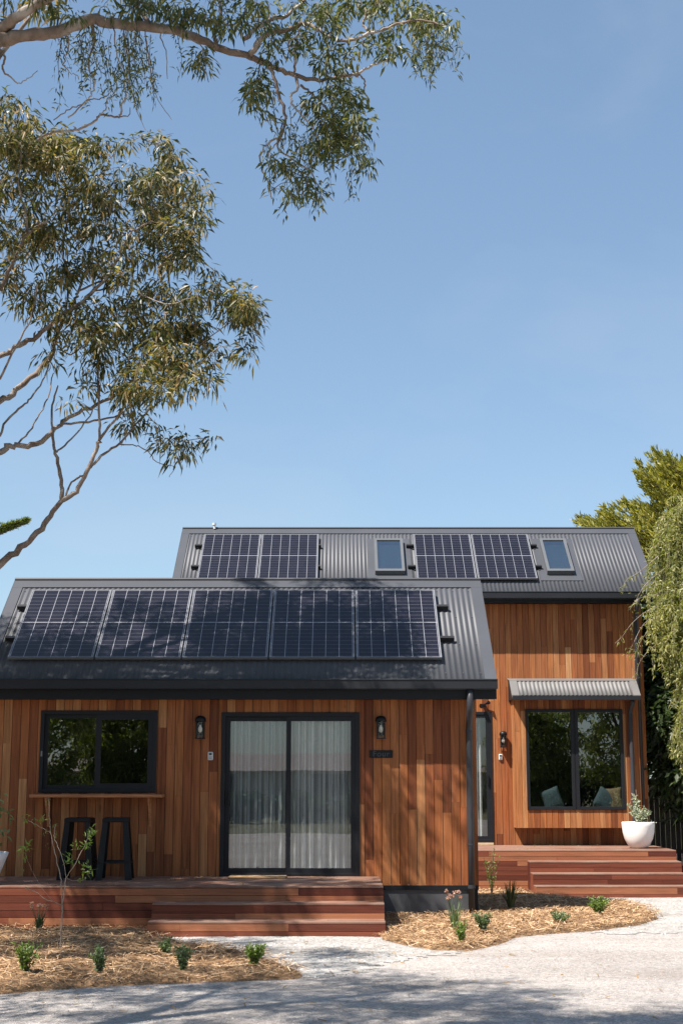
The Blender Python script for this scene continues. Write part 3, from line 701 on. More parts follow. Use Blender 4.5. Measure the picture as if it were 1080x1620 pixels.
# skylights (local roof frame)
def roofpt(zf, x, y, u):
    return np.array([x, y, zf(y)]) + np.array([0, -SP, CP]) * u
def slab(mb, zf, x0, x1, ya, yb, u0, u1):
    P = lambda x, y, u: roofpt(zf, x, y, u)
    mb.hexa([P(x0, ya, u0), P(x1, ya, u0), P(x1, yb, u0), P(x0, yb, u0)], [P(x0, ya, u1), P(x1, ya, u1), P(x1, yb, u1), P(x0, yb, u1)])
for a, b in ((.645, 1.215), (3.935, 4.455)):
    ya, yb = 27.03, 28.02
    fl = MB(); slab(fl, zR, a - .14, b + .14, ya - .16, yb + .12, .010, .014)
    fm = MB()
    for q in ((a, a + .055, ya, yb), (b - .055, b, ya, yb)): slab(fm, zR, *q, .0, .11)
    slab(fm, zR, a + .055, b - .055, ya, ya + .06, 0, .11); slab(fm, zR, a + .055, b - .055, yb - .05, yb, 0, .11)
    SK = obj('skylight', fm, M['sky_frame'], HR)
    obj('flashing', fl, M['steel'], SK)
    g_ = MB(); slab(g_, zR, a + .055, b - .055, ya + .06, yb - .05, .085, .092); obj('pane', g_, M['glass_sky'], SK)
    s2 = MB(); slab(s2, zR, a + .056, a + .075, ya + .061, yb - .051, .02, .084); slab(s2, zR, b - .075, b - .056, ya + .061, yb - .051, .02, .084); slab(s2, zR, a + .075, b - .075, yb - .075, yb - .051, .02, .084)
    slab(s2, zR, a + .056, b - .056, ya + .061, yb - .051, .015, .019)
    obj('reveal', s2, M['plastic_white'], SK)
vt = MB(); vt.tube([(-2.57, 28.43, 6.72), (-2.58, 28.43, 6.83)], .025, 8); vt.tube([(-2.58, 28.43, 6.80), (-2.58, 28.43, 6.84)], .04, 8)
vt2 = obj('roof_vent', vt, M['plastic_white'], HR)

# ================================================================ SOLAR PANELS
def solar_panel(loc, label, group):
    t = thing('solar_panel', label, 'solar panel', loc, group, (R(38.7), 0, 0))
    fm = MB(); W_, L_ = 1.134, 1.722
    e = .008; fm.box(0, 0, -.035, e, L_, .002); fm.box(W_ - e, 0, -.035, W_, L_, .002); fm.box(e, 0, -.035, W_ - e, e, .002); fm.box(e, L_ - e, -.035, W_ - e, L_, .002)
    obj('frame', fm, M['silver'], t, local=True)
    c = MB(); c.box(e, e, -.008, W_ - e, L_ - e, 0); obj('cells', c, M['cells'], t, local=True)
    bk = MB(); bk.box(.012, .012, -.03, W_ - .012, L_ - .012, -.010); obj('back_sheet', bk, M['blackrail'], t, local=True)
    return t
ords = ['leftmost', 'second from left', 'middle', 'fourth from left', 'rightmost']
P0 = None
for i in range(5):
    loc = (-4.42 + i * 1.154, 18.8885, H + 1.5754); lab = ['leftmost of the five solar panels on the front cottage roof', 'second solar panel from the left end of the front cottage roof, dappled with shade',
        'middle one of the five solar panels on the front cottage roof', 'second solar panel from the right end of the front cottage roof', 'rightmost of the five solar panels on the front cottage roof, half in sun'][i]
    P0 = solar_panel(loc, lab, 'solar panels on the front cottage roof') if i == 0 else (dup(P0, loc, lab) and P0)
for i, (x, lab) in enumerate([(-2.7438, 'leftmost solar panel on the rear house roof'), (-1.5898, 'solar panel left of the left skylight on the rear house roof'),
                              (1.4329, 'solar panel just right of the left skylight on the rear house roof'), (2.5869, 'solar panel nearest the right skylight on the rear house roof')]):
    d = dup(P0, (x, 26.7738, H + 3.7317), lab); d['group'] = 'solar panels on the rear house roof'
# rails
def rail(zf, x0, x1, y, label, tail=True):
    m_ = MB(); slab(m_, zf, x0, x1, y - .02, y + .02, .022, .082)
    xx = x0 + .12
    while xx < x1: slab(m_, zf, xx, xx + .03, y - .06, y + .03, .0095, .0225); xx += 1.2
    return tag(obj('mounting_rail', m_, M['blackrail']), label, 'rail', 'black rails under the solar panels')
rail(zL, -4.56, 1.50, 19.98, 'upper black rail poking out beside the panels on the front cottage roof')
rail(zL, -4.56, 1.53, 19.35, 'lower black rail poking out beside the panels on the front cottage roof')
for a, b, w_ in ((-2.90, -.40, 'left'), (1.28, 3.86, 'right')):
    rail(zR, a, b, 27.86, 'upper black rail under the %s pair of panels on the rear house roof' % w_)
    rail(zR, a, b, 27.22, 'lower black rail under the %s pair of panels on the rear house roof' % w_)

# ================================================================ DECKS
def deck_boards(mb, x0, x1, y0, y1, z, pitch=.145):
    y = y1
    while y > y0 + .01:
        ya = max(y0, y - pitch); x = x0 - random.uniform(0, 2)
        cuts = [x0]
        while True:
            x += random.uniform(1.8, 3.6)
            if x > x1 - .3: break
            if x > x0 + .3: cuts.append(x)
        cuts.append(x1)
        for a, b in zip(cuts[:-1], cuts[1:]): mb.box(a + .001, ya + .004, z - .022, b - .001, y, z + random.uniform(-.001, .001))
        y -= pitch
def deck(name, label, base, x0, x1, yf, yb, z, zb, steps, sx0, sx1, nb):
    d = thing(name, label, 'deck', base)
    tp = MB(); deck_boards(tp, x0, x1, yf, yb, z); obj('boards', tp, M['deck_top'], d, bevel=.004)
    fc = MB(); boards(fc, x0, x1, zb, z - .024, yf + .004, (), pitch=.083, horizontal=True, gap=.005, jl=(1.2, 2.8))
    for sxx in (x0, x1 - .018):
        zz = zb
        while zz < z - .03:
            fc.box(sxx, yf + .024, zz, sxx + .018, yb, min(zz + .079, z - .024)); zz += .083
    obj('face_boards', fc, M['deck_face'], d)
    bk = MB(); bk.box(x0 + .02, yf + .024, zb, x1 - .02, yf + .06, z - .03); obj('framing', bk, M['backing'], d)
    for y, zt in steps:
        st = MB(); deck_boards(st, sx0, sx1, y, y + .40, zt); S_ = obj('step', st, M['deck_top'], d, bevel=.004)
        f = MB(); boards(f, sx0, sx1, zb, zt - .024, y + .004, (), pitch=.083 if zt - zb > .1 else .06, horizontal=True, gap=.005, jl=(.9, 2.2))
        for sxx in (sx0, sx1 - .018):
            f.box(sxx, y + .024, zb, sxx + .018, y + .36, zt - .024)
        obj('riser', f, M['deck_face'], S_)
        b = MB(); b.box(sx0 + .02, y + .024, zb, sx1 - .02, y + .05, zt - .026); obj('framing', b, M['backing'], S_)
    return d
deck('timber_deck', 'reddish timber deck with two steps in front of the front cottage', (-1.5, 18, 0), -6.4, .49, 17.20, 18.885, .505, -.02, [(16.85, .337), (16.50, .168)], -2.17, .492, 3)
deck('timber_deck', 'sunlit reddish timber deck with wide steps below the bay window', (4, 25.8, 0), 2.05, 5.70, 24.9, 26.80, .543, -.20, [(24.55, .374), (24.20, .20), (23.85, .02)], 3.16, 5.702, 4)

# ================================================================ WALL FITTINGS
def lantern(loc, label):
    t = thing('wall_lantern', label, 'lantern', loc, 'black wall lanterns')
    bp = MB(); bp.box(-.045, -.016, -.10, .045, 0, .13); bp.tube([(0, -.016, .08), (0, -.05, .10), (0, -.09, .115)], .010, 8); obj('backplate', bp, M['black'], t, local=True, bevel=.004)
    cp = MB(); cp.lathe([(0, .15), (.03, .148), (.055, .135), (.070, .11), (.074, .075), (.070, .070), (0, .070)], 0, -.09, 0, 20); obj('cap', cp, M['black'], t, local=True, smooth=True)
    cg = MB()
    for a in (45, 135, 225, 315):
        x = .066 * math.cos(R(a)); y = -.09 + .066 * math.sin(R(a)); cg.box(x - .007, y - .007, -.14, x + .007, y + .007, .08)
    cg.box(-.062, -.152, -.15, .062, -.028, -.137); cg.lathe([(.0, .07), (.03, .07), (.03, .03), (0, .03)], 0, -.09, 0, 14)
    obj('cage', cg, M['black'], t, local=True)
    gl = MB(); gl.lathe([(.052, -.136), (.052, .07)], 0, -.09, 0, 20); obj('glass', gl, M['glass_lamp'], t, local=True, smooth=True)
    bb = MB(); bb.lathe([(0, -.07), (.018, -.062), (.028, -.04), (.027, -.015), (.014, .015), (.012, .03)], 0, -.09, 0, 16); obj('bulb', bb, M['bulb'], t, local=True, smooth=True)
    return t
L1 = lantern((-1.845, YL, 2.405), 'black wall lantern left of the cottage sliding door, above the pale keypad')
dup(L1, (.515, YL, 2.405), 'black wall lantern above the small name plaque, right of the cottage sliding door')
dup(L1, (3.0, YR, 2.46), 'sunlit wall lantern between the narrow glass door and the bay window')
def keypad(loc, label):
    t = thing('door_keypad', label, 'keypad', loc, 'pale door keypads')
    b = MB(); b.box(-.035, -.03, -.055, .035, 0, .055); obj('body', b, M['plastic_white'], t, local=True, bevel=.012)
    s = MB(); s.box(-.02, -.034, .01, .02, -.030, .038); obj('screen', s, M['screen_grey'], t, local=True)
    k = MB()
    for i in range(3):
        for j_ in range(3): k.box(-.02 + i * .015, -.033, -.04 + j_ * .014, -.01 + i * .015, -.030, -.031 + j_ * .014)
    obj('buttons', k, M['silver'], t, local=True); return t
K1 = keypad((-1.712, YL, 2.035), 'small pale keypad on the cottage wall beside the sliding door frame')
dup(K1, (2.95, YR, 2.135), 'small pale keypad below the lantern on the rear house wall')
sg = thing('name_plaque', 'small dark plaque with raised lettering below the lantern on the cottage wall', 'sign', (.518, YL, 2.06))
b = MB(); b.box(-.153, -.015, -.049, .153, 0, .049); obj('plate', b, M['black'], sg, local=True, bevel=.003)
cu = bpy.data.curves.new('letters', 'FONT'); cu.body = 'Four'; cu.size = .105; cu.align_x = 'CENTER'; cu.align_y = 'CENTER'; cu.extrude = .002; cu.space_character = 1.12
to = bpy.data.objects.new('tmp', cu); C.objects.link(to); bpy.context.view_layer.update()
me = bpy.data.meshes.new_from_object(to.evaluated_get(bpy.context.evaluated_depsgraph_get())); bpy.data.objects.remove(to)
me.materials.clear(); me.materials.append(M['sign_text'])
lo = bpy.data.objects.new('lettering', me); C.objects.link(lo); lo.parent = sg; lo.rotation_euler = (R(90), 0, 0); lo.location = (0, -.0175, 0)
fl = thing('sensor_floodlight', 'black twin head sensor light above the narrow glass door', 'light', (2.66, YR, 3.09))
b = MB(); b.box(-.03, -.05, -.03, .03, 0, .03); obj('base', b, M['black'], fl, local=True, bevel=.006)
b = MB(); b.tube([(-.02, -.05, 0), (-.06, -.12, -.02)], [.02, .045], 12); obj('lamp_head', b, M['black'], fl, local=True)
b = MB(); b.tube([(.02, -.05, .02), (.09, -.10, .05)], [.012, .035], 12); obj('lamp_head', b, M['black'], fl, local=True)
m_ = MB(); m_.box(-1.43, 18.42, .508, -.70, 18.82, .526); tag(obj('doormat', m_, M['mat'], bevel=.006), 'flat tan doormat on the deck at the cottage sliding door', 'doormat')

# ================================================================ STOOLS
def stool(loc, label):
    t = thing('bar_stool', label, 'stool', loc, 'black metal bar stools')
    s = MB(); s.box(-.155, -.155, .735, .155, .155, .755); s.box(-.165, -.165, .70, -.150, .165, .745); s.box(.150, -.165, .70, .165, .165, .745); s.box(-.150, -.165, .70, .150, -.150, .745); s.box(-.150, .150, .70, .150, .165, .745)
    obj('seat', s, M['black'], t, local=True, bevel=.01)
    for a in (-1, 1):
        for b_ in (-1, 1):
            l = MB(); tx, bx_ = .158 * a, .225 * a; ty, byy = .158 * b_, .225 * b_; w0, w1 = .042 * -a, .085 * -a; v0, v1 = .042 * -b_, .085 * -b_; th = .006
            # folded angle legs: two faces meeting at the outer corner, wide at the bottom
            l.hexa(sorted_quad([(bx_, byy), (bx_ + w1, byy), (bx_ + w1, byy - th * b_), (bx_, byy - th * b_)], 0), sorted_quad([(tx, ty), (tx + w0 * 1.6, ty), (tx + w0 * 1.6, ty - th * b_), (tx, ty - th * b_)], .72))
            l.hexa(sorted_quad([(bx_, byy), (bx_, byy + v1), (bx_ - th * a, byy + v1), (bx_ - th * a, byy)], .001), sorted_quad([(tx, ty), (tx, ty + v0 * 1.6), (tx - th * a, ty + v0 * 1.6), (tx - th * a, ty)], .721))
            obj('leg', l, M['black'], t, local=True)
    fr_ = MB(); q = .205
    for a in (-1, 1):
        fr_.box(-q, q * a - .004, .20, q, q * a + .004, .222); fr_.box(q * a - .004, -q, .20, q * a + .004, q, .222)
    obj('footrest', fr_, M['black'], t, local=True)
    return t
def sorted_quad(p, z): return [(x, y, z) for x, y in p]
S1 = stool((-3.30, 18.36, .507), 'left black metal bar stool under the servery shelf')
dup(S1, (-2.835, 18.36, .507), 'right black metal bar stool under the servery shelf', (0, 0, R(4)))
# cushions on the bay window seat
def cushion(cx, cz, w_, h_, tilt, m_, label):
    V = []; n = 14
    for sgn in (-1, 1):
        for i in range(n + 1):
            for j_ in range(n + 1):
                u = -1 + 2 * i / n; v = -1 + 2 * j_ / n
                th = .075 * (max(0, (1 - u ** 4) * (1 - v ** 4))) ** .5
                V.append((u * w_ / 2 * (1 - .06 * (1 - v * v)), sgn * th, v * h_ / 2 * (1 - .06 * (1 - u * u))))
    V = np.array(V); c, s = math.cos(tilt), math.sin(tilt); V = np.stack([V[:, 0] * c - V[:, 2] * s, V[:, 1], V[:, 0] * s + V[:, 2] * c], -1)
    k = n + 1; Fc = []
    for sd_ in (0, 1):
        for i in range(n):
            for j_ in range(n):
                f = [sd_ * k * k + i * k + j_, sd_ * k * k + (i + 1) * k + j_, sd_ * k * k + (i + 1) * k + j_ + 1, sd_ * k * k + i * k + j_ + 1]
                Fc.append(tuple(f if sd_ == 0 else f[::-1]))
    V[:, 0] += cx; V[:, 1] += by + .21; V[:, 2] += cz
    return tag(obj('cushion', MB().add(V, Fc), m_, smooth=True), label, 'cushion', 'cushions in the bay window')
cushion(3.86, 1.37, .36, .40, .35, M['cush_blue'], 'blue grey cushion leaning at the left side of the bay window')
cushion(4.84, 1.36, .38, .38, -.5, M['cush_blue'], 'blue grey cushion at the right side of the bay window, beside the tan one')
cushion(5.02, 1.37, .28, .42, .12, M['cush_tan'], 'tan patterned cushion in the right corner of the bay window')

# ================================================================ PLANT HELPERS
def unit(v): return v / (np.linalg.norm(v, axis=-1, keepdims=True) + 1e-9)
def leaf_quads(base, d, ln, wd, sag=.25):
    n = len(base); d = unit(d); r = unit(rng.normal(0, 1, (n, 3))); side = unit(np.cross(d, r))
    nrm = np.cross(side, d); mid = base + d * (ln * .45)[:, None] + nrm * (ln * .06)[:, None]
    tip = base + d * ln[:, None] + np.array([0, 0, -1]) * (ln * sag)[:, None]
    return np.stack([base, mid + side * (wd / 2)[:, None], tip, mid - side * (wd / 2)[:, None]], 1)
def spline(pts, k=5):
    pts = [np.array(p, float) for p in pts]; out = []
    P_ = [2 * pts[0] - pts[1]] + pts + [2 * pts[-1] - pts[-2]]
    for i in range(1, len(P_) - 2):
        a, b, c, d = P_[i - 1:i + 3]
        for s in range(k):
            t = s / k; out.append(.5 * ((2 * b) + (-a + c) * t + (2 * a - 5 * b + 4 * c - d) * t * t + (-a + 3 * b - 3 * c + d) * t ** 3))
    out.append(pts[-1]); return np.array(out)
class Tree:
    def __init__(s): s.wood = MB(); s.twig = MB(); s.leaf = MB(); s.sk = []
    def branch(s, pts, r0, r1, n=8, jit=.012, k=5):
        if r0 < .08: r0 *= .85; r1 *= .85
        q = spline(pts, k); m_ = len(q); q[1:-1] += rng.normal(0, jit, (m_ - 2, 3))
        rr = np.linspace(r0, r1, m_) * (1 + rng.normal(0, .05, m_)); s.wood.tube(q.tolist(), rr.tolist(), n); s.sk.append(q[::2]); return q
    def grow(s, cent, nleaf, ln, wd, rad, droop=.7, maxd=1.6, tr=.009, spread=.9):
        cent = np.asarray(cent); sk = np.concatenate(s.sk)
        d0 = np.array([np.min(np.linalg.norm(sk - c, axis=1)) for c in cent]); order = np.argsort(d0)
        buf = np.zeros((len(sk) + len(cent) * 4, 3)); buf[:len(sk)] = sk; nb = len(sk)
        B, D_, Ls = [], [], []
        for i in order:
            c = cent[i]; dd = np.linalg.norm(buf[:nb] - c, axis=1) + .25 * np.maximum(0, buf[:nb, 2] - c[2]); j_ = int(np.argmin(dd)); a = buf[j_]
            L = np.linalg.norm(c - a)
            m1 = a + (c - a) * .4 + rng.normal(0, .10 * L, 3) + np.array([0, 0, .08 * L]); m2 = a + (c - a) * .75 + rng.normal(0, .08 * L, 3) + np.array([0, 0, .05 * L])
            q = spline([a, m1, m2, c], 3); r_ = tr * min(1.6, .6 + L * .6)
            s.twig.tube(q.tolist(), np.linspace(r_, r_ * .35, len(q)).tolist(), 4, cap=False)
            new = np.array([m1, m2, c]); buf[nb:nb + 3] = new; nb += 3
            n = int(nleaf * random.uniform(.5, 1.5)); t = rng.uniform(.45, 1, n) ** .7
            idx = np.minimum((t * (len(q) - 1)).astype(int), len(q) - 1)
            b = q[idx] + rng.normal(0, rad * .45, (n, 3)) * (1, 1, .8)
            out = unit(b - c + rng.normal(0, rad * .3, (n, 3))) * spread
            B.append(b); D_.append(unit(out + np.array([0, 0, -droop]) + rng.normal(0, .3, (n, 3)))); Ls.append(ln * rng.uniform(.6, 1.25, n))
        B = np.concatenate(B); D_ = np.concatenate(D_); Ls = np.concatenate(Ls)
        s.leaf.quads(leaf_quads(B, D_, Ls, wd * rng.uniform(.7, 1.3, len(B))))
    def finish(s, name, label, cat, base, bark, leafm, group=None, twigm=None):
        t = thing(name, label, cat, base, group)
        obj('trunk', s.wood, bark, t, smooth=True)
        if s.twig.n: obj('twigs', s.twig, twigm or bark, t, smooth=True)
        obj('crown', s.leaf, leafm, t)
        return t
def blob_px(list_, Y, dy, dens):
    out = []
    for b in list_:
        x, y, rx, ry = b[:4]; k = b[4] if len(b) > 4 else 1; yo = b[5] if len(b) > 5 else 0
        n = max(1, int(rx * ry * dens * k))
        for _ in range(n):
            while True:
                u, v = random.uniform(-1, 1), random.uniform(-1, 1)
                if u * u + v * v <= 1: break
            out.append(at(x + u * rx, y + v * ry, Y + yo + random.uniform(-dy, dy)))
    return out
def blob3(list_, n):
    out = []
    for (c, r, k) in list_:
        for _ in range(int(n * k)):
            v = rng.normal(0, 1, 3); v /= np.linalg.norm(v); q = random.random() ** .4
            out.append(np.array(c) + v * q * np.array(r))
    return out

# ================================================================ GUM TREE (left, its crown over the cottage)
G = Tree(); YG = 17.3
def pxl(L, Y, dy0=0, dy1=0):
    n = len(L); return [at(x, y, Y + dy0 + (dy1 - dy0) * i / (n - 1)) for i, (x, y) in enumerate(L)]
base = (-6.6, 16.2, 0)
G.branch([base, (-6.5, 16.2, 1.2), (-6.2, 16.3, 2.4), (-5.7, 16.4, 3.2), (-5.1, 16.5, 3.7)], .20, .10, 10)
G.branch([(-5.1, 16.5, 3.7)] + pxl([(-60, 935), (0, 893), (40, 862), (70, 830), (98, 792)], YG), .065, .036, 8)
G.branch([(-6.2, 16.3, 2.4), (-5.8, 16.1, 3.8), (-5.2, 16.2, 5.0), at(-80, 735, YG)], .11, .055, 8)
G.branch(pxl([(-80, 735), (0, 714), (20, 705), (60, 703), (85, 680), (110, 660), (150, 640), (190, 620), (230, 580), (260, 560), (300, 535)], YG, 0, .6), .050, .012, 8)
G.branch([(-5.8, 16.1, 3.8), (-5.6, 16.6, 5.2), at(-70, 665, YG + .3)], .10, .05, 8)
G.branch(pxl([(-70, 665), (0, 637), (30, 612), (75, 575), (85, 540), (100, 510), (115, 480), (125, 460), (140, 410), (150, 370)], YG, .3, 1.0), .050, .014, 8)
G.branch([(-5.6, 16.6, 5.2), (-5.2, 16.8, 6.0), at(-60, 590, YG)], .08, .045, 8)
G.branch(pxl([(-60, 590), (0, 565), (25, 550), (60, 530), (90, 505), (120, 485), (150, 460), (180, 425), (190, 400), (205, 370), (240, 350)], YG, 0, -.8), .045, .012, 8)
G.branch([(-5.6, 16.6, 5.2), (-5.6, 16.2, 6.6), at(-60, 510, YG - .6)], .08, .04, 8)
G.branch(pxl([(-60, 510), (0, 455), (15, 425), (28, 400), (45, 370), (75, 350)], YG, -.6, -1.0), .036, .014, 8)
G.branch([(-5.6, 16.2, 6.6), (-5.5, 16.9, 8.5), (-4.8, 17.2, 10.5), (-4.0, 17.3, 11.8)], .10, .02, 7)
G.branch([(-5.5, 16.9, 8.5), (-5.0, 15.6, 10.5), (-4.4, 15.0, 12)], .07, .02, 6)
for L, a, b, r0, r1 in [
    ([(98, 792), (97, 760), (88, 717), (85, 700), (82, 650), (92, 610)], 0, .2, .034, .012),
    ([(90, 715), (108, 700), (135, 670), (150, 640), (158, 600)], 0, .3, .016, .007),
    ([(98, 792), (120, 778), (137, 748), (155, 705), (158, 690), (157, 640), (155, 600), (156, 560)], 0, -.3, .038, .010),
    ([(103, 789), (112, 765), (125, 755), (138, 752)], 0, 0, .014, .016),
    ([(143, 740), (160, 722), (190, 700), (215, 672), (235, 650), (260, 630)], 0, .4, .024, .010),
    ([(190, 703), (215, 705), (235, 715), (250, 732), (275, 738), (268, 755)], .2, .5, .010, .004),
    ([(158, 695), (175, 672), (195, 645), (197, 600), (205, 560)], -.1, -.5, .022, .009),
    ([(95, 672), (140, 667), (190, 655), (230, 628), (262, 600)], 0, .8, .020, .008),
    ([(0, 690), (15, 660), (40, 640), (55, 622), (75, 590), (78, 560)], -.3, 0, .018, .008),
    ([(0, 712), (30, 700), (55, 670), (75, 630), (85, 590)], .2, .8, .018, .008),
    ([(105, 500), (108, 440), (100, 400), (105, 360), (118, 300), (112, 250)], .8, .2, .022, .008),
    ([(125, 460), (170, 440), (200, 420), (230, 380), (250, 330)], .9, 1.4, .018, .007),
    ([(45, 370), (40, 330), (30, 290), (35, 230)], -.9, -1.2, .020, .008),
    ([(150, 460), (200, 450), (230, 470), (270, 480), (310, 470)], -.3, -.8, .014, .006),
    ([(230, 580), (260, 585), (300, 555), (350, 520), (385, 490)], .3, .1, .014, .005),
    ([(0, 600), (20, 560), (50, 500), (60, 450)], -.5, -.8, .020, .008),
    ([(85, 540), (110, 560), (140, 540), (180, 500), (220, 490)], .4, 0, .014, .006)]:
    G.branch(pxl(L, YG, a, b), r0, r1, 6, .006)
gb = [(30, 300, 80, 110, 1.2, -.3), (25, 190, 40, 45, 1.2, -.8), (120, 270, 90, 70, 1.0), (220, 260, 70, 45, 1.1, .5), (215, 320, 85, 65, .9), (295, 335, 42, 70, 1.3), (110, 390, 110, 60, .6), (210, 400, 85, 45, .8), (300, 412, 42, 24, 1.0),
      (60, 455, 60, 45, .8), (330, 480, 62, 34, 1.4), (255, 490, 60, 45, .9), (392, 500, 26, 40, 1.5), (385, 550, 18, 22, .8), (190, 510, 70, 45, 1.0), (290, 550, 65, 50, 1.1), (120, 520, 60, 50, .7), (235, 600, 60, 45, .9, -.7), (170, 590, 50, 40, .6), (310, 610, 35, 32, .9, -.6), (240, 665, 50, 22, .45), (275, 690, 38, 32, .8), (342, 695, 10, 6, 1.5), (130, 570, 60, 50, .25), (100, 620, 40, 40, .15), (210, 660, 30, 30, .3), (60, 235, 60, 35, .9)]
cent = blob_px(gb, YG, .75, .0080)
G.grow(cent, 36, .135, .028, .155, .64, tr=.007)
off = blob3([((-5.6, 16.6, 9.5), (1.7, 1.6, 2.6), .6), ((-4.6, 16.4, 12.2), (1.9, 1.6, 1.3), .25), ((-6.8, 11.3, 8.9), (2.0, 1.1, 1.0), .8), ((-5.7, 13.8, 9.7), (1.8, 1.0, 1.0), 1.3), ((-7.6, 15.3, 10.0), (2.2, 1.2, 1.6), 1.9), ((-7.0, 12.9, 9.2), (2.1, 1.3, 1.2), 1.2), ((-5.9, 16.2, 6.7), (1.3, 1.5, 1.6), 1.7), ((-5.9, 17.6, 4.8), (.9, .9, 1.0), .5), ((-8.2, 16.3, 8.4), (1.4, 1.6, 2.6), 1.2)], 100)
G.grow(off, 50, .17, .036, .17, .6, tr=.009)
G.finish('gum_tree', 'leaning gum tree on the left with forked bare limbs and olive brown leaves', 'tree', base, M['bark'], M['gumleaf'])

# ================================================================ OVERHANGING GUM TREE (nearer)
O = Tree(); YO = 8.4; base2 = (-7.2, 7.2, 0)
O.branch([base2, (-6.9, 7.3, 2.2), (-6.0, 7.6, 4.2), (-4.6, 8.0, 5.5), at(-90, 90, YO - .1)], .24, .062, 10, .006)
O.branch(pxl([(-90, 90), (-30, 75), (0, 64), (40, 56), (90, 49), (145, 31), (175, 37), (240, 43), (300, 55), (345, 76), (390, 88), (420, 100), (440, 110)], YO, -.1, .1), .060, .018, 10, .004)
for L, a, b, r0, r1 in [
    ([(-60, 85), (0, 48), (25, 28), (60, 5), (95, -15), (150, -60)], .0, -.3, .050, .03),
    ([(440, 110), (470, 120), (505, 128), (540, 120), (560, 118), (580, 108), (600, 98), (625, 90)], 0, .1, .018, .006),
    ([(395, 85), (420, 55), (450, 48), (480, 38), (500, 45), (530, 62), (560, 62), (590, 52), (620, 40), (660, 32), (700, 40)], 0, -.3, .022, .006),
    ([(385, 62), (420, 35), (460, 20), (485, -5), (500, -40)], 0, .2, .018, .010),
    ([(425, 106), (437, 130), (440, 150), (452, 180), (450, 195), (445, 215), (425, 225), (412, 245), (415, 270), (425, 290), (430, 315)], 0, .2, .014, .004),
    ([(447, 195), (437, 225), (425, 245), (430, 262), (412, 262)], 0, .3, .006, .003),
    ([(468, 120), (470, 140), (458, 155), (470, 175), (485, 190), (500, 212), (505, 240)], 0, -.2, .012, .004),
    ([(475, 135), (490, 145), (510, 165), (530, 190), (540, 215)], 0, .1, .010, .004),
    ([(465, 115), (467, 90), (455, 70), (470, 55), (475, 45)], 0, -.3, .010, .004),
    ([(560, 118), (575, 125), (576, 140), (566, 152)], 0, 0, .008, .004),
    ([(445, 215), (440, 235), (460, 250), (490, 270), (500, 290), (515, 305), (527, 318)], .1, .4, .008, .003),
    ([(590, 52), (575, 40), (580, 20), (570, 0), (575, -30)], -.1, 0, .010, .006),
    ([(240, 43), (225, 20), (205, -5), (180, -40)], 0, .2, .02, .012),
    ([(345, 76), (340, 50), (350, 20), (340, -20)], 0, .2, .018, .010),
    ([(0, 78), (8, 90), (5, 108), (15, 120), (30, 132), (45, 125), (60, 112)], -.1, 0, .010, .003),
    ([(100, 47), (110, 65), (105, 85), (100, 100), (112, 115), (125, 122)], 0, .1, .007, .003),
    ([(145, 33), (150, 60), (140, 100), (150, 130), (145, 150), (130, 165), (105, 175), (85, 190)], 0, .3, .009, .004),
    ([(60, 222), (75, 212), (100, 208), (125, 205), (150, 192), (158, 182), (175, 184), (190, 184), (192, 170), (199, 150), (197, 130), (205, 110), (200, 80), (195, 45)], .5, .1, .010, .006),
    ([(190, 184), (203, 182), (206, 170)], .2, .2, .005, .003), ([(158, 182), (168, 172), (170, 160), (180, 150), (187, 138)], .2, .2, .006, .003),
    ([(108, 186), (125, 172), (142, 158), (160, 156), (172, 150), (178, 140)], .2, .3, .006, .003), ([(165, 156), (160, 142), (155, 138)], .2, .3, .004, .002),
    ([(180, 45), (186, 90), (205, 130), (215, 170), (232, 208)], 0, .3, .006, .002), ([(230, 44), (236, 100), (246, 150), (272, 190)], 0, .2, .005, .002),
    ([(290, 55), (320, 75), (322, 100), (330, 130)], 0, -.1, .007, .003), ([(250, 45), (262, 80), (265, 125)], 0, .1, .005, .002)]:
    O.branch(pxl(L, YO, a, b), r0, r1, 6, .004)
# lifted leaders that carry the rest of the crown, above the picture
O.branch([(-6.0, 7.6, 4.2), (-4.9, 8.2, 6.4), (-4.4, 8.6, 8.4), (-4.0, 8.9, 9.6)], .12, .03, 8)
O.branch([(-4.9, 8.2, 6.4), (-5.2, 8.6, 8.0), (-5.8, 9.0, 9.6)], .10, .03, 7)
O.branch([(-4.4, 8.6, 8.4), (-3.8, 7.6, 9.6), (-3.2, 6.9, 10.2)], .05, .02, 6)
ob = [(285, 15, 85, 22, 1.2), (385, 22, 60, 30, 1.3), (320, 100, 14, 26, 2.0), (408, 152, 20, 32, 2.4), (420, 185, 10, 10, .8), (450, 75, 50, 30, .9), (520, 30, 55, 30, 1.3), (535, 92, 34, 22, 1.4), (600, 72, 30, 24, 1.2), (640, 25, 45, 28, 1.2), (692, 32, 26, 28, 1.4), (700, 75, 14, 22, .7), (668, 82, 14, 20, .7),
      (530, 160, 40, 38, 1.7), (556, 200, 22, 40, 1.5), (505, 215, 34, 34, 1.5), (535, 235, 30, 22, .9), (574, 262, 9, 18, 1.8), (440, 268, 26, 18, .9), (470, 292, 20, 30, 1.2), (500, 312, 10, 24, 1.5), (455, 322, 8, 20, .8), (420, 290, 14, 14, .4), (120, 20, 60, 18, .35), (60, -5, 60, 20, .5), (560, -5, 100, 25, 1.0), (200, 10, 40, 30, .8)]
cent = blob_px(ob, YO, .28, .0125)
O.grow(cent, 19, .062, .0155, .068, .7, tr=.0048)
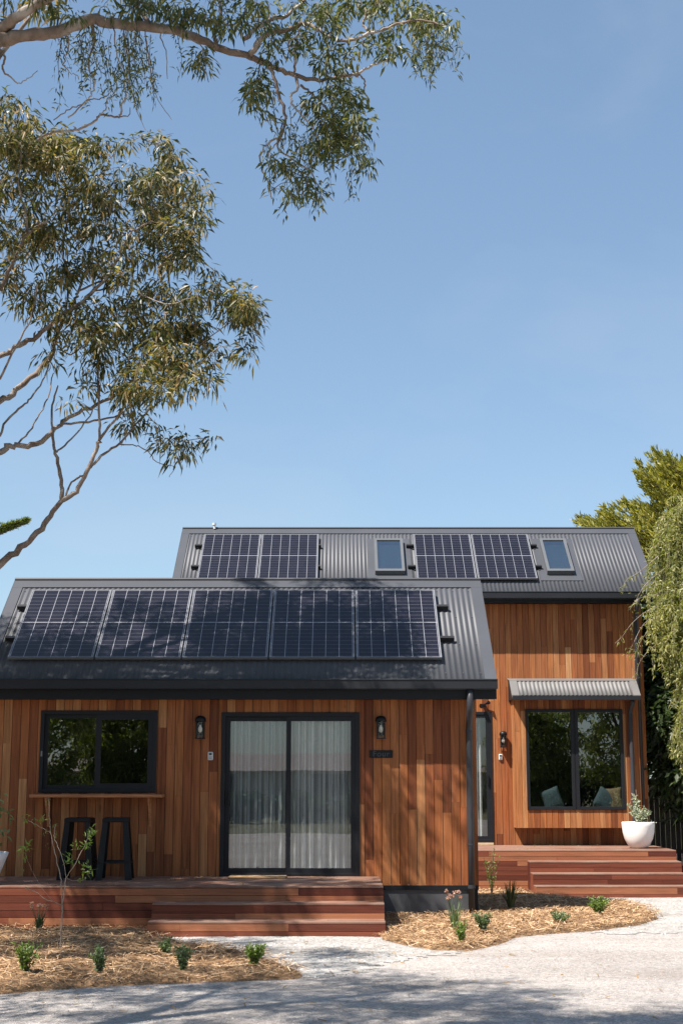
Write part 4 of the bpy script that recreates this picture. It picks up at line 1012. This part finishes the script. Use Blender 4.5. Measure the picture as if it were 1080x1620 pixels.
# fine hanging strands with small leaves
def strand(tr, pts, nl, ln, wd, rad=.03, r=.0022):
    q = spline(pts, 6); tr.twig.tube(q.tolist(), np.linspace(r, r * .4, len(q)).tolist(), 4, cap=False)
    idx = rng.uniform(0, len(q) - 1, nl); i0 = idx.astype(int); fr_ = (idx - i0)[:, None]; b = q[i0] * (1 - fr_) + q[np.minimum(i0 + 1, len(q) - 1)] * fr_ + rng.normal(0, rad, (nl, 3))
    tr.leaf.quads(leaf_quads(b, unit(rng.normal(0, 1, (nl, 3)) + np.array([0, 0, -.8])), ln * rng.uniform(.6, 1.3, nl), wd * rng.uniform(.7, 1.3, nl)))
for k in range(64):
    x = random.choice([random.uniform(60, 280), random.uniform(170, 250), random.uniform(415, 580), random.uniform(650, 720)])
    if x < 300: y0, L = random.uniform(40, 70), random.uniform(40, 130)
    elif x < 600: y0, L = random.uniform(150, 260), random.uniform(40, 90)
    else: y0, L = random.uniform(40, 70), random.uniform(30, 75)
    dx = random.uniform(-15, 25); Y = YO + random.uniform(-.3, .3)
    strand(O, [at(x, y0, Y), at(x + dx * .3 + random.uniform(-6, 6), y0 + L * .35, Y), at(x + dx * .6 + random.uniform(-7, 7), y0 + L * .7, Y), at(x + dx, y0 + L, Y)], int(L * (.45 if x < 300 else .55)), .045, .010, .018)
off = blob3([((-4.0, 8.3, 9.2), (1.3, 1.2, .8), 1.0), ((-5.0, 8.4, 9.0), (2.3, 1.9, 1.2), 2.6), ((-3.2, 6.9, 9.9), (1.3, .9, .7), .8), ((-5.8, 9.6, 7.0), (1.3, 1.6, 1.4), .7), ((-1.6, 7.7, 7.7), (.9, .6, .35), .4), ((-4.4, 11.5, 8.0), (.9, 1.0, .8), .4)], 90)
O.grow(off, 36, .14, .030, .22, .6, tr=.006)
O.finish('gum_tree', 'overhanging gum tree branch at the top with pale peeling bark and drooping leaves', 'tree', base2, M['bark_top'], M['gumleaf2'], twigm=M['bark_dark'])

# ================================================================ RIGHT SIDE TREES
Wt = Tree(); bw = (7.0, 25.6, 0)
Wt.branch([bw, (7.0, 25.6, 1.6), (6.9, 25.5, 3.4), (6.9, 25.6, 5.4), (6.8, 25.6, 6.6)], .20, .05, 10)
for e in [[(6.9, 25.5, 2.6), (6.4, 25.0, 3.9), (5.9, 24.8, 4.6), (5.6, 24.7, 4.9)], [(6.9, 25.6, 4.4), (6.4, 25.2, 5.8), (5.9, 25.1, 6.2)], [(6.9, 25.5, 3.0), (6.4, 24.7, 3.4), (6.1, 24.5, 3.3), (5.75, 24.5, 3.05)], [(6.9, 25.6, 5.4), (8.0, 25.2, 6.8), (8.7, 25, 7)], [(6.9, 25.5, 3.4), (8.2, 25, 4.8), (9, 25, 5)]]:
    Wt.branch(e, .06, .018, 7)
def hang(tr, start, L, nl, ln, wd, out):
    a = np.array(start); o_ = unit(np.array([out[0] + rng.normal(0, .35), out[1] + rng.normal(0, .35), 0.0])) * L
    p = [a, a + o_ * .22 + (0, 0, .04 * L), a + o_ * .42 + (0, 0, -.2 * L), a + o_ * .52 + (0, 0, -.62 * L), a + o_ * .56 + (0, 0, -L)]
    strand(tr, p, nl, ln, wd, .022, .004)
ell = [((6.45, 25.0, 6.1), (.7, .6, .7), 260), ((6.6, 25.1, 5.6), (.95, .8, 1.25), 420), ((6.2, 24.6, 4.6), (.72, .6, .95), 230), ((6.55, 24.6, 3.7), (.72, .7, .9), 150), ((7.4, 25.0, 5.4), (1.3, 1.0, 1.6), 240), ((6.5, 24.7, 2.9), (.7, .6, .8), 110), ((7.5, 24.8, 3.8), (1.1, .9, 1.4), 140)]
skl = np.concatenate(Wt.sk)
for c, r_, n in ell:
    for _ in range(n):
        v = rng.normal(0, 1, 3); v[1] = -abs(v[1]) * .9 + .25 * rng.normal(); v /= np.linalg.norm(v); q = random.uniform(.55, 1.02)
        p = np.array(c) + v * q * np.array(r_)
        hang(Wt, p, random.uniform(.28, .75), random.randint(60, 95), .080, .024, (v[0] - .25, v[1] - .2))
        if random.random() < .12:
            j_ = int(np.argmin(np.linalg.norm(skl - p, axis=1))); a = skl[j_]; m1 = (a + p) / 2 + (0, 0, .15)
            qq = spline([a, m1, p], 4); Wt.twig.tube(qq.tolist(), np.linspace(.014, .005, len(qq)).tolist(), 4, cap=False)
# wispy sprays reaching over the roof corner
for L, nl in [([(1060, 950), (1025, 965), (1000, 985), (985, 1005), (972, 1018)], 30), ([(1060, 960), (1020, 985), (1000, 1020), (990, 1040)], 22), ([(1040, 880), (1010, 905), (990, 918), (983, 935)], 40), ([(1050, 900), (1020, 925), (1005, 950), (995, 965)], 40), ([(1060, 1010), (1030, 1025), (1010, 1050), (1006, 1075)], 25), ([(1045, 940), (1015, 945), (1000, 955)], 40), ([(1060, 985), (1025, 1000), (1010, 1020), (1008, 1040)], 60)]:
    strand(Wt, pxl(L, 24.4, 0, -.1), nl, .085, .015, .035, .006)
Wt.finish('weeping_tree', 'weeping tree with fine pale green leaves hanging over the right end of the rear house', 'tree', bw, M['bark'], M['willow'])
# golden cypress behind
Cy = Tree(); bc = (9.2, 33, 0)
Cy.branch([bc, (9.2, 33, 4), (9.1, 33, 8), (9.0, 33, 10.2)], .22, .03, 8)
def spray(tr, a, b, n, w0, ln):
    q = spline([a, (np.array(a) + b) / 2 + (0, 0, -.1), b], 5); tr.twig.tube(q.tolist(), np.linspace(.03, .008, len(q)).tolist(), 5, cap=False)
    t = rng.uniform(.1, 1, n); i0 = (t * (len(q) - 1)).astype(int); pb = q[i0] + rng.normal(0, 1, (n, 3)) * (w0 * (1.15 - t))[:, None]
    d = unit(np.array(b) - a); tr.leaf.quads(leaf_quads(pb, unit(d + rng.normal(0, .45, (n, 3)) + (0, 0, .25)), ln * rng.uniform(.6, 1.3, n), ln * .28 * np.ones(n), -.1))
tips = [(905, 826, .6), (912, 818, .5), (922, 822, .6), (935, 812, .6), (948, 798, .6), (958, 808, .6), (940, 826, .6), (925, 832, .6), (975, 785, .55), (990, 800, .5), (1000, 745, .4), (1012, 735, .4), (1022, 712, .4), (1030, 725, .5), (1040, 745, .6), (1060, 718, .5), (1075, 735, .5), (1010, 790, .6), (1030, 800, .6), (1050, 780, .6), (1070, 765, .6), (990, 830, .6), (1000, 845, .5), (965, 838, .4), (1020, 760, .4), (1085, 720, .4), (1100, 750, .6), (1050, 830, .6), (1075, 810, .6)]
for x, y, s_ in tips:
    for k in range(3):
        tp = np.array(at(x + random.uniform(-9, 9), y + random.uniform(-6, 12), 33 + random.uniform(-1, 1)))
        st = tp + (np.array([9.2, 33, max(4, tp[2] - 1.6)]) - tp) * random.uniform(.35, .6)
        spray(Cy, st, tp, 190, .17 * s_ / .5, .15)
for _ in range(70):
    a = random.uniform(0, 6.28); z = random.uniform(2.5, 7.6); rr = 2.6 * (1 - (z - 2.5) / 9)
    spray(Cy, np.array([9.2, 33, z - .5]), np.array([9.2 + rr * math.cos(a), 33 + rr * math.sin(a), z + .3]), 200, .3, .15)
Cy.finish('golden_cypress', 'golden green cypress with upright sprays behind the right end of the rear house roof', 'tree', bc, M['bark_dark'], M['cypress'])
# dark understorey hedge beside the fence, one leafy shrub after another
def leafy(name, label, cat, base, rx, ry, h, n, nl, ln, wd, lm, bark='bark_dark', group=None, low=.25):
    t = Tree(); b = np.array(base, float)
    for k in range(7):
        a = k / 7 * 6.28 + random.random(); q = b + (rx * .55 * math.cos(a), ry * .55 * math.sin(a), h * random.uniform(.55, .85))
        t.branch([b, b + (rx * .12 * math.cos(a), ry * .12 * math.sin(a), h * .3), q], .02 * h + .004, .006, 6, .01)
    pts = []
    for _ in range(n):
        v = rng.normal(0, 1, 3); v /= np.linalg.norm(v); q = random.random() ** .35
        pts.append(b + (v[0] * q * rx, v[1] * q * ry, h * (.5 + low / 2) + v[2] * q * h * (.5 - low / 2)))
    t.grow(pts, nl, ln, wd, min(.35, .16 * h + .05), .25, tr=.004 * h)
    return t.finish(name, label, cat, tuple(base), M[bark], lm, group)
leafy('dark_shrub', 'dense dark shrub in deep shade between the rear house and the fence', 'shrub', (7.0, 27.3, -.15), 1.15, .9, 4.2, 420, 60, .15, .07, M['darkleaf'])
leafy('dark_shrub', 'tall dark evergreen behind the weeping tree beside the rear house', 'shrub', (7.9, 29.9, -.15), 2.1, .9, 6.4, 520, 60, .18, .08, M['darkleaf'])
# dark paling fence
fe = thing('paling_fence', 'dark paling fence in shade behind the white pot at the right', 'fence', (8, 28.6, 0))
fb = MB(); boards(fb, 5.95, 12, -.2, 1.74, 28.6, (), pitch=.10, jl=(5, 6)); obj('palings', fb, M['fence'], fe)
fb = MB(); fb.box(5.95, 28.62, .3, 12, 28.68, .38); fb.box(5.95, 28.62, 1.4, 12, 28.68, 1.48); obj('rail', fb, M['fence'], fe)
# norfolk pine, one tier pokes into the left edge
Np = Tree(); bn = (-11.2, 30, 0)
Np.branch([bn, (-11.2, 30, 5), (-11.2, 30, 9.5)], .22, .05, 8)
def frond(tr, pts, n, w_):
    q = spline(pts, 8); tr.wood.tube(q.tolist(), np.linspace(.03, .01, len(q)).tolist(), 6)
    for i in range(len(q) * 3):
        t = i / (len(q) * 3); j_ = min(int(t * (len(q) - 1)), len(q) - 2); d = unit(q[j_ + 1] - q[j_]); p = q[j_] + (q[j_ + 1] - q[j_]) * ((t * (len(q) - 1)) % 1)
        for sd_ in (-1, 1):
            s_ = unit(np.array([d[1], -d[0], 0]) * sd_ * .6 + d * .75 + (0, 0, .55)); L = w_ * (1.05 - t) ** .6
            e = p + s_ * L + (0, 0, -.05 * L); m_ = 26
            tt = rng.uniform(0, 1, m_)[:, None]; b = p + (e - p) * tt; tr.leaf.quads(leaf_quads(b, unit(s_ * .9 + rng.normal(0, .35, (m_, 3))), .11 * np.ones(m_), .022 * np.ones(m_), 0))
frond(Np, [(-11.2, 30, 6.6), at(-60, 875, 30), at(-10, 850, 30), at(42, 828, 30)], 0, .62)
for k in range(16):
    a = k * 2.4; z = 3 + k * .42
    if abs((a % 6.28)) < .9 or (a % 6.28) > 5.4: continue
    frond(Np, [(-11.2, 30, z), (-11.2 + 1.2 * math.cos(a), 30 + 1.2 * math.sin(a), z + .1), (-11.2 + 2.5 * math.cos(a), 30 + 2.5 * math.sin(a), z + .5)], 0, .6)
Np.finish('norfolk_pine', 'norfolk pine at the far left, one dark frond tip showing against the sky', 'tree', bn, M['bark_dark'], M['backleaf'])
leafy('garden_tree', 'small yellow green treetop showing left of the cottage ridge', 'tree', (-8.0, 30, 0), 1.5, 1.2, 5.35, 170, 40, .10, .03, M['willow'], low=.5)

# ================================================================ GARDEN PLANTS
def small_shrub(name, label, x, y, h, r_, n, lm, ln=.035, wd=.016, group=None):
    t = Tree(); z = float(gz(x, y)) + .03; b = np.array([x, y, z])
    for k in range(n):
        a = random.random() * 6.28; rr = r_ * random.uniform(.2, 1); tip = b + (rr * math.cos(a), rr * math.sin(a), h * random.uniform(.55, 1.05))
        q = spline([b, b + (tip - b) * .5 + (0, 0, .1 * h), tip], 5); t.wood.tube(q.tolist(), np.linspace(.004, .0015, len(q)).tolist(), 4)
        m_ = int(26); tt = rng.uniform(.2, 1, m_); i0 = (tt * (len(q) - 1)).astype(int); pb = q[i0] + rng.normal(0, .008, (m_, 3))
        t.leaf.quads(leaf_quads(pb, unit(rng.normal(0, .6, (m_, 3)) + (0, 0, .6)), ln * rng.uniform(.6, 1.3, m_), wd * np.ones(m_), .05))
    o = thing(name, label, 'shrub', tuple(b), group); obj('stems', t.wood, M['bark_dark'], o); obj('foliage', t.leaf, lm, o); return o
small_shrub('young_shrub', 'bright green young shrub nearest the left edge of the front mulch bed', -2.8, 13.11, .30, .15, 30, M['shrub'])
small_shrub('young_shrub', 'young green shrub standing on the mulch below the sapling, second from the left edge', -2.14, 13.11, .26, .10, 22, M['shrub2'])
small_shrub('young_shrub', 'smallest dark green shrub at the back of the front mulch bed, before the steps', -1.71, 14.40, .20, .075, 16, M['shrub2'])
small_shrub('young_shrub', 'rounded green shrub near the front edge of the mulch bed, below the smallest one', -1.42, 13.25, .24, .12, 24, M['shrub2'])
small_shrub('young_shrub', 'light green shrub at the right tip of the left mulch bed', -.80, 13.65, .22, .13, 26, M['shrub'])
small_shrub('young_shrub', 'yellow green shrub at the front edge of the right mulch bed, nearest the pebble path', 1.26, 15.55, .24, .10, 20, M['shrub'])
small_shrub('young_shrub', 'dark bushy shrub in the right mulch bed just in front of the downpipe', 1.59, 16.65, .24, .13, 24, M['shrub2'])
small_shrub('young_shrub', 'low spreading green shrub on the open straw in the middle of the right mulch bed', 2.6, 17.55, .16, .15, 20, M['shrub2'])
small_shrub('young_shrub', 'bushy green shrub near the rounded right tip of the right mulch bed', 3.26, 18.72, .24, .18, 30, M['shrub'])
small_shrub('wispy_shrub', 'thin yellow wispy shrub against the side of the sunlit deck', 2.44, 23.9, .75, .25, 9, M['shrub'], .05, .012)
# strap-leaf flowers
def flowers(name, label, x, y, h, r_, nb, fm, m_, nfl, group=None):
    z = float(gz(x, y)) + .03; o = thing(name, label, 'flowers', (x, y, z), group); b = MB(); st = MB(); fl_ = MB()
    for k in range(nb):
        a = random.random() * 6.28; lean = random.uniform(.1, .7) * r_; hh = h * random.uniform(.5, 1.0)
        p0 = np.array([x + .02 * math.cos(a), y + .02 * math.sin(a), z]); p1 = p0 + (lean * .4 * math.cos(a), lean * .4 * math.sin(a), hh * .6); p2 = p0 + (lean * math.cos(a), lean * math.sin(a), hh)
        s_ = np.array([-math.sin(a), math.cos(a), 0]) * .007
        b.quads([[p0 - s_, p0 + s_, p1 + s_, p1 - s_], [p1 - s_, p1 + s_, p2 + s_ * .2, p2 - s_ * .2]])
    for k in range(nfl):
        a = random.random() * 6.28; rr = random.uniform(.3, 1) * r_; tp = np.array([x + rr * math.cos(a), y + rr * math.sin(a), z + h * random.uniform(1.0, 1.35)])
        st.tube([(x, y, z), tuple((np.array([x, y, z]) + tp) / 2 + (0, 0, .03)), tuple(tp)], .003, 4)
        n = 26; v = unit(rng.normal(0, 1, (n, 3))); fl_ = MB(); fl_.quads(leaf_quads(tp + v * .006, v, .024 * np.ones(n), .016 * np.ones(n), .1)); obj('bloom', fl_, fm, o)
    obj('strap_leaves', b, m_, o)
    if nfl: obj('stalks', st, M['reed'], o)
    return o
flowers('flower_clump', 'pink blooms above dark strap leaves in shade at the left deck edge', -3.45, 16.85, .24, .14, 40, M['petal'], M['reed'], 6)
flowers('flower_clump', 'pink blooms on green straps beside the cottage downpipe, in sun', 1.30, 17.0, .34, .15, 40, M['petal'], M['shrub2'], 8)
flowers('grass_clump', 'dark upright clump in the shade between the cottage and the sunlit deck', 2.23, 19.4, .42, .22, 90, M['petal'], M['reed'], 0)
# sapling
Sp = Tree(); YS = 15.2
def sb(L, r0, r1, a=0, b=0): Sp.branch(pxl(L, YS, a, b), r0, r1, 6, .003)
sb([(97, 1507), (97, 1480), (98, 1455), (99, 1432)], .012, .010); sb([(99, 1432), (98, 1410), (96, 1388)], .007, .006)
sb([(96, 1388), (90, 1360), (84, 1335), (80, 1315), (79, 1298), (78, 1275), (77, 1262)], .006, .002, 0, .1); sb([(99, 1432), (102, 1410), (105, 1388)], .007, .006)
sb([(105, 1388), (118, 1370), (128, 1350), (136, 1335), (143, 1318), (146, 1311)], .005, .002, 0, -.1); sb([(105, 1388), (100, 1360), (90, 1335), (86, 1322), (88, 1305)], .004, .002, 0, .2)
sb([(98, 1432), (84, 1426), (72, 1422), (58, 1412), (50, 1408), (40, 1405)], .005, .002, 0, -.2); sb([(80, 1318), (66, 1309), (52, 1301), (40, 1296)], .003, .0015); sb([(105, 1388), (115, 1393), (135, 1392)], .003, .0015)
def tuft(tr, x, y, n, s, up=.4, Y=YS):
    c = np.array(at(x, y, Y)); b = c + rng.normal(0, s * .35, (n, 3)); tr.leaf.quads(leaf_quads(b, unit(rng.normal(0, 1, (n, 3)) + (0, 0, up)), s * rng.uniform(.6, 1.3, n), s * .24 * np.ones(n), .1))
for x, y, n, s in [(146, 1318, 16, .075), (141, 1328, 16, .07), (138, 1337, 14, .07), (122, 1336, 8, .06), (120, 1342, 6, .05), (110, 1358, 16, .075), (106, 1362, 8, .06), (136, 1378, 26, .08), (140, 1372, 10, .06), (40, 1296, 8, .06), (55, 1298, 8, .055), (68, 1297, 7, .06), (86, 1308, 8, .045), (88, 1320, 6, .04), (76, 1268, 6, .04), (72, 1318, 6, .04), (75, 1338, 5, .03), (42, 1340, 12, .07), (36, 1344, 10, .06), (45, 1346, 8, .05), (38, 1356, 6, .05), (128, 1392, 8, .05), (38, 1380, 5, .04), (42, 1406, 4, .03)]: tuft(Sp, x, y, n, s)
sb([(84, 1426), (60, 1395), (44, 1360), (40, 1342)], .0015, .001, .05, .1)
Sp.finish('sapling', 'thin bare sapling with small leaf tufts in the front mulch bed', 'sapling', at(97, 1507, YS), M['bark_pale'], M['shrub'])

# ================================================================ POTS
def pot(loc, label, prof, inner, soilz, soilr):
    t = thing('plant_pot', label, 'pot', loc); p = MB(); p.lathe(prof + inner, 0, 0, 0, 48); obj('bowl', p, M['white'], t, local=True, smooth=True)
    s_ = MB(); s_.lathe([(soilr, soilz), (soilr * .5, soilz + .01), (0, soilz + .015)], 0, 0, 0, 24); obj('soil', s_, M['soil'], t, local=True); return t
pot((5.21, 25.6, .545), 'round white bowl pot on the corner of the sunlit deck', [(0, 0), (.12, .0), (.15, .01), (.20, .07), (.245, .16), (.272, .27), (.283, .38), (.285, .44), (.281, .447)], [(.265, .447), (.262, .38)], .39, .263)
pot((-4.40, 17.55, .507), 'tall white pot on the deck, cut by the left edge', [(0, 0), (.24, 0), (.26, .02), (.32, .15), (.37, .28), (.40, .36), (.395, .365)], [(.37, .365), (.37, .3)], .31, .368)
Pp = Tree(); c0 = np.array([5.18, 25.6, .93])
for k in range(9):
    a = random.random() * 6.28; h_ = [.62, .50, .42, .35, .3, .25, .3, .22, .2][k]; sp_ = [.02, .05, .08, .12, .14, .2, .1, .18, .15][k]
    tp = c0 + (sp_ * math.cos(a) + (.1 if k > 5 else 0), sp_ * math.sin(a), h_); q = Pp.branch([c0, (c0 + tp) / 2 + (.01, 0, .02), tp], .006, .003, 5, .003)
    n = 46; i0 = rng.integers(len(q) // 3, int(len(q) * (.8 if k == 0 else 1)), n); pb = q[i0]; Pp.leaf.quads(leaf_quads(pb, unit(rng.normal(0, 1, (n, 3)) + (0, 0, .5)), .075 * rng.uniform(.6, 1.2, n), .024 * np.ones(n), 0))
n = 40; pb = c0 + (.17, -.05, .03) + rng.normal(0, .035, (n, 3)) * (2, 1, .6); Pp.leaf.quads(leaf_quads(pb, unit(rng.normal(0, 1, (n, 3)) + (0, 0, .4)), .05 * np.ones(n), .022 * np.ones(n), 0))
Pp.finish('potted_plant', 'silvery upright plant growing in the round white pot', 'plant', tuple(c0), M['bark_pale'], M['silverleaf'])
leafy('potted_plant', 'leafy plant spilling over the white pot at the left edge', 'plant', (-4.40, 17.55, .83), .33, .3, .75, 42, 14, .08, .03, M['shrub2'], low=.1)

# a few dry leaves blown onto the decks
mb = MB(); n = 150
X = np.concatenate([rng.uniform(-4.6, .4, n), rng.uniform(2.2, 5.6, n // 3)]); Y = np.concatenate([rng.uniform(17.25, 18.8, n), rng.uniform(25.0, 26.7, n // 3)]); Z = np.where(Y > 20, .549, .511)
n = len(X); th = rng.uniform(0, 6.28, n); d = np.stack([np.cos(th), np.sin(th), rng.normal(0, .12, n)], -1); sd = np.stack([-np.sin(th), np.cos(th), rng.normal(0, .3, n)], -1)
mb.quads(rot_quads(np.stack([X, Y, Z + .004], -1), d, sd, rng.uniform(.03, .09, n), rng.uniform(.008, .016, n)))
stuff('fallen_leaves', mb, M['dryleaf'], 'scattered dry leaves blown onto the timber decks', 'leaves')

# ================================================================ ACROSS THE DRIVE (behind the viewpoint, seen mirrored in the glass)
nh = thing('neighbour_house', 'low pale house with brown roof mirrored in the cottage sliding door', 'house', (-3, -34, 0))
b = MB(); b.box(-16, -40, 0, 9, -33, 2.15); obj('wall', b, M['render_wall'], nh)
b = MB(); b.add([(-16.6, -32.4, 2.1), (9.6, -32.4, 2.1), (9.6, -40.6, 2.1), (-16.6, -40.6, 2.1), (-13, -36.5, 2.95), (6, -36.5, 2.95)], [(0, 1, 5, 4), (1, 2, 5), (2, 3, 4, 5), (3, 0, 4), (3, 2, 1, 0)]); obj('roof', b, M['tile_roof'], nh)
for x in (-12, -7, -1.5, 4): b = MB(); b.box(x, -33.02, .9, x + 1.8, -32.96, 1.95); obj('window', b, M['black'], nh)
for i, x in enumerate((-8.6, -6.2, -3.9, -1.4, 1.2, 3.8, 6.2, 8.8, 11.3, 13.9, 16.4)):
    leafy('hedge_shrub', 'dark leafy shrub in the hedge across the drive, mirrored in the window glass', 'shrub', (x, -21 + .4 * math.sin(x * 3), 0), 1.5, .9, (1.35 if x < 7 else 2.6) + .25 * math.sin(x * 5), 90 if x < 7 else 170, 50, .16, .08, M['darkleaf'], group='hedge shrubs across the drive, seen only mirrored in the glass', low=.02)
def big_tree(label, x, y, rx, h, seed_n, lm):
    return leafy('leafy_tree', label, 'tree', (x, y, 0), rx, rx * .8, h, seed_n, 60, .20, .08, lm, group='trees across the drive, seen only mirrored in the glass', low=.05)
for i, (x, y, rx, h) in enumerate([(13.6, -14, 3.4, 9.5), (9.4, -17, 2.3, 5.6), (17.5, -15, 3.0, 9.0), (-11.8, -15, 3.2, 7.0), (-8.0, -18, 2.2, 5.5), (-16.5, -16, 3.0, 7.5)]):
    lab = ['tall leafy tree mirrored at the centre of the bay window', 'low leafy tree mirrored at the left of the bay window', 'tallest leafy tree mirrored at the right of the bay window', 'broad leafy tree mirrored in the servery window', 'smaller leafy tree mirrored at the right of the servery window', 'leafy tree mirrored at the far left of the servery window'][i]
    big_tree(lab, x, y, rx, h, 330, M['backleaf'])
for x, y, rx, h, lab in ((-9.8, 5.0, 2.6, 9.5, 'broad leafy tree added left of the drive to shade the cottage, nearest the viewpoint'), (-9.5, -3.5, 2.6, 10.0, 'tall leafy tree added beyond the left side of the drive to block sky light, behind the viewpoint'), (-13.0, 1.0, 2.6, 9.0, 'leafy tree added farthest left of the drive to deepen the cottage shade')):
    leafy('leafy_tree', lab, 'tree', (x, y, 0), rx, rx * .9, h, 300, 60, .20, .08, M['backleaf'], group='unseen leafy trees added left of the drive to shade the cottage', low=.12)  # unseen trees, added to keep sky light off the left of the cottage
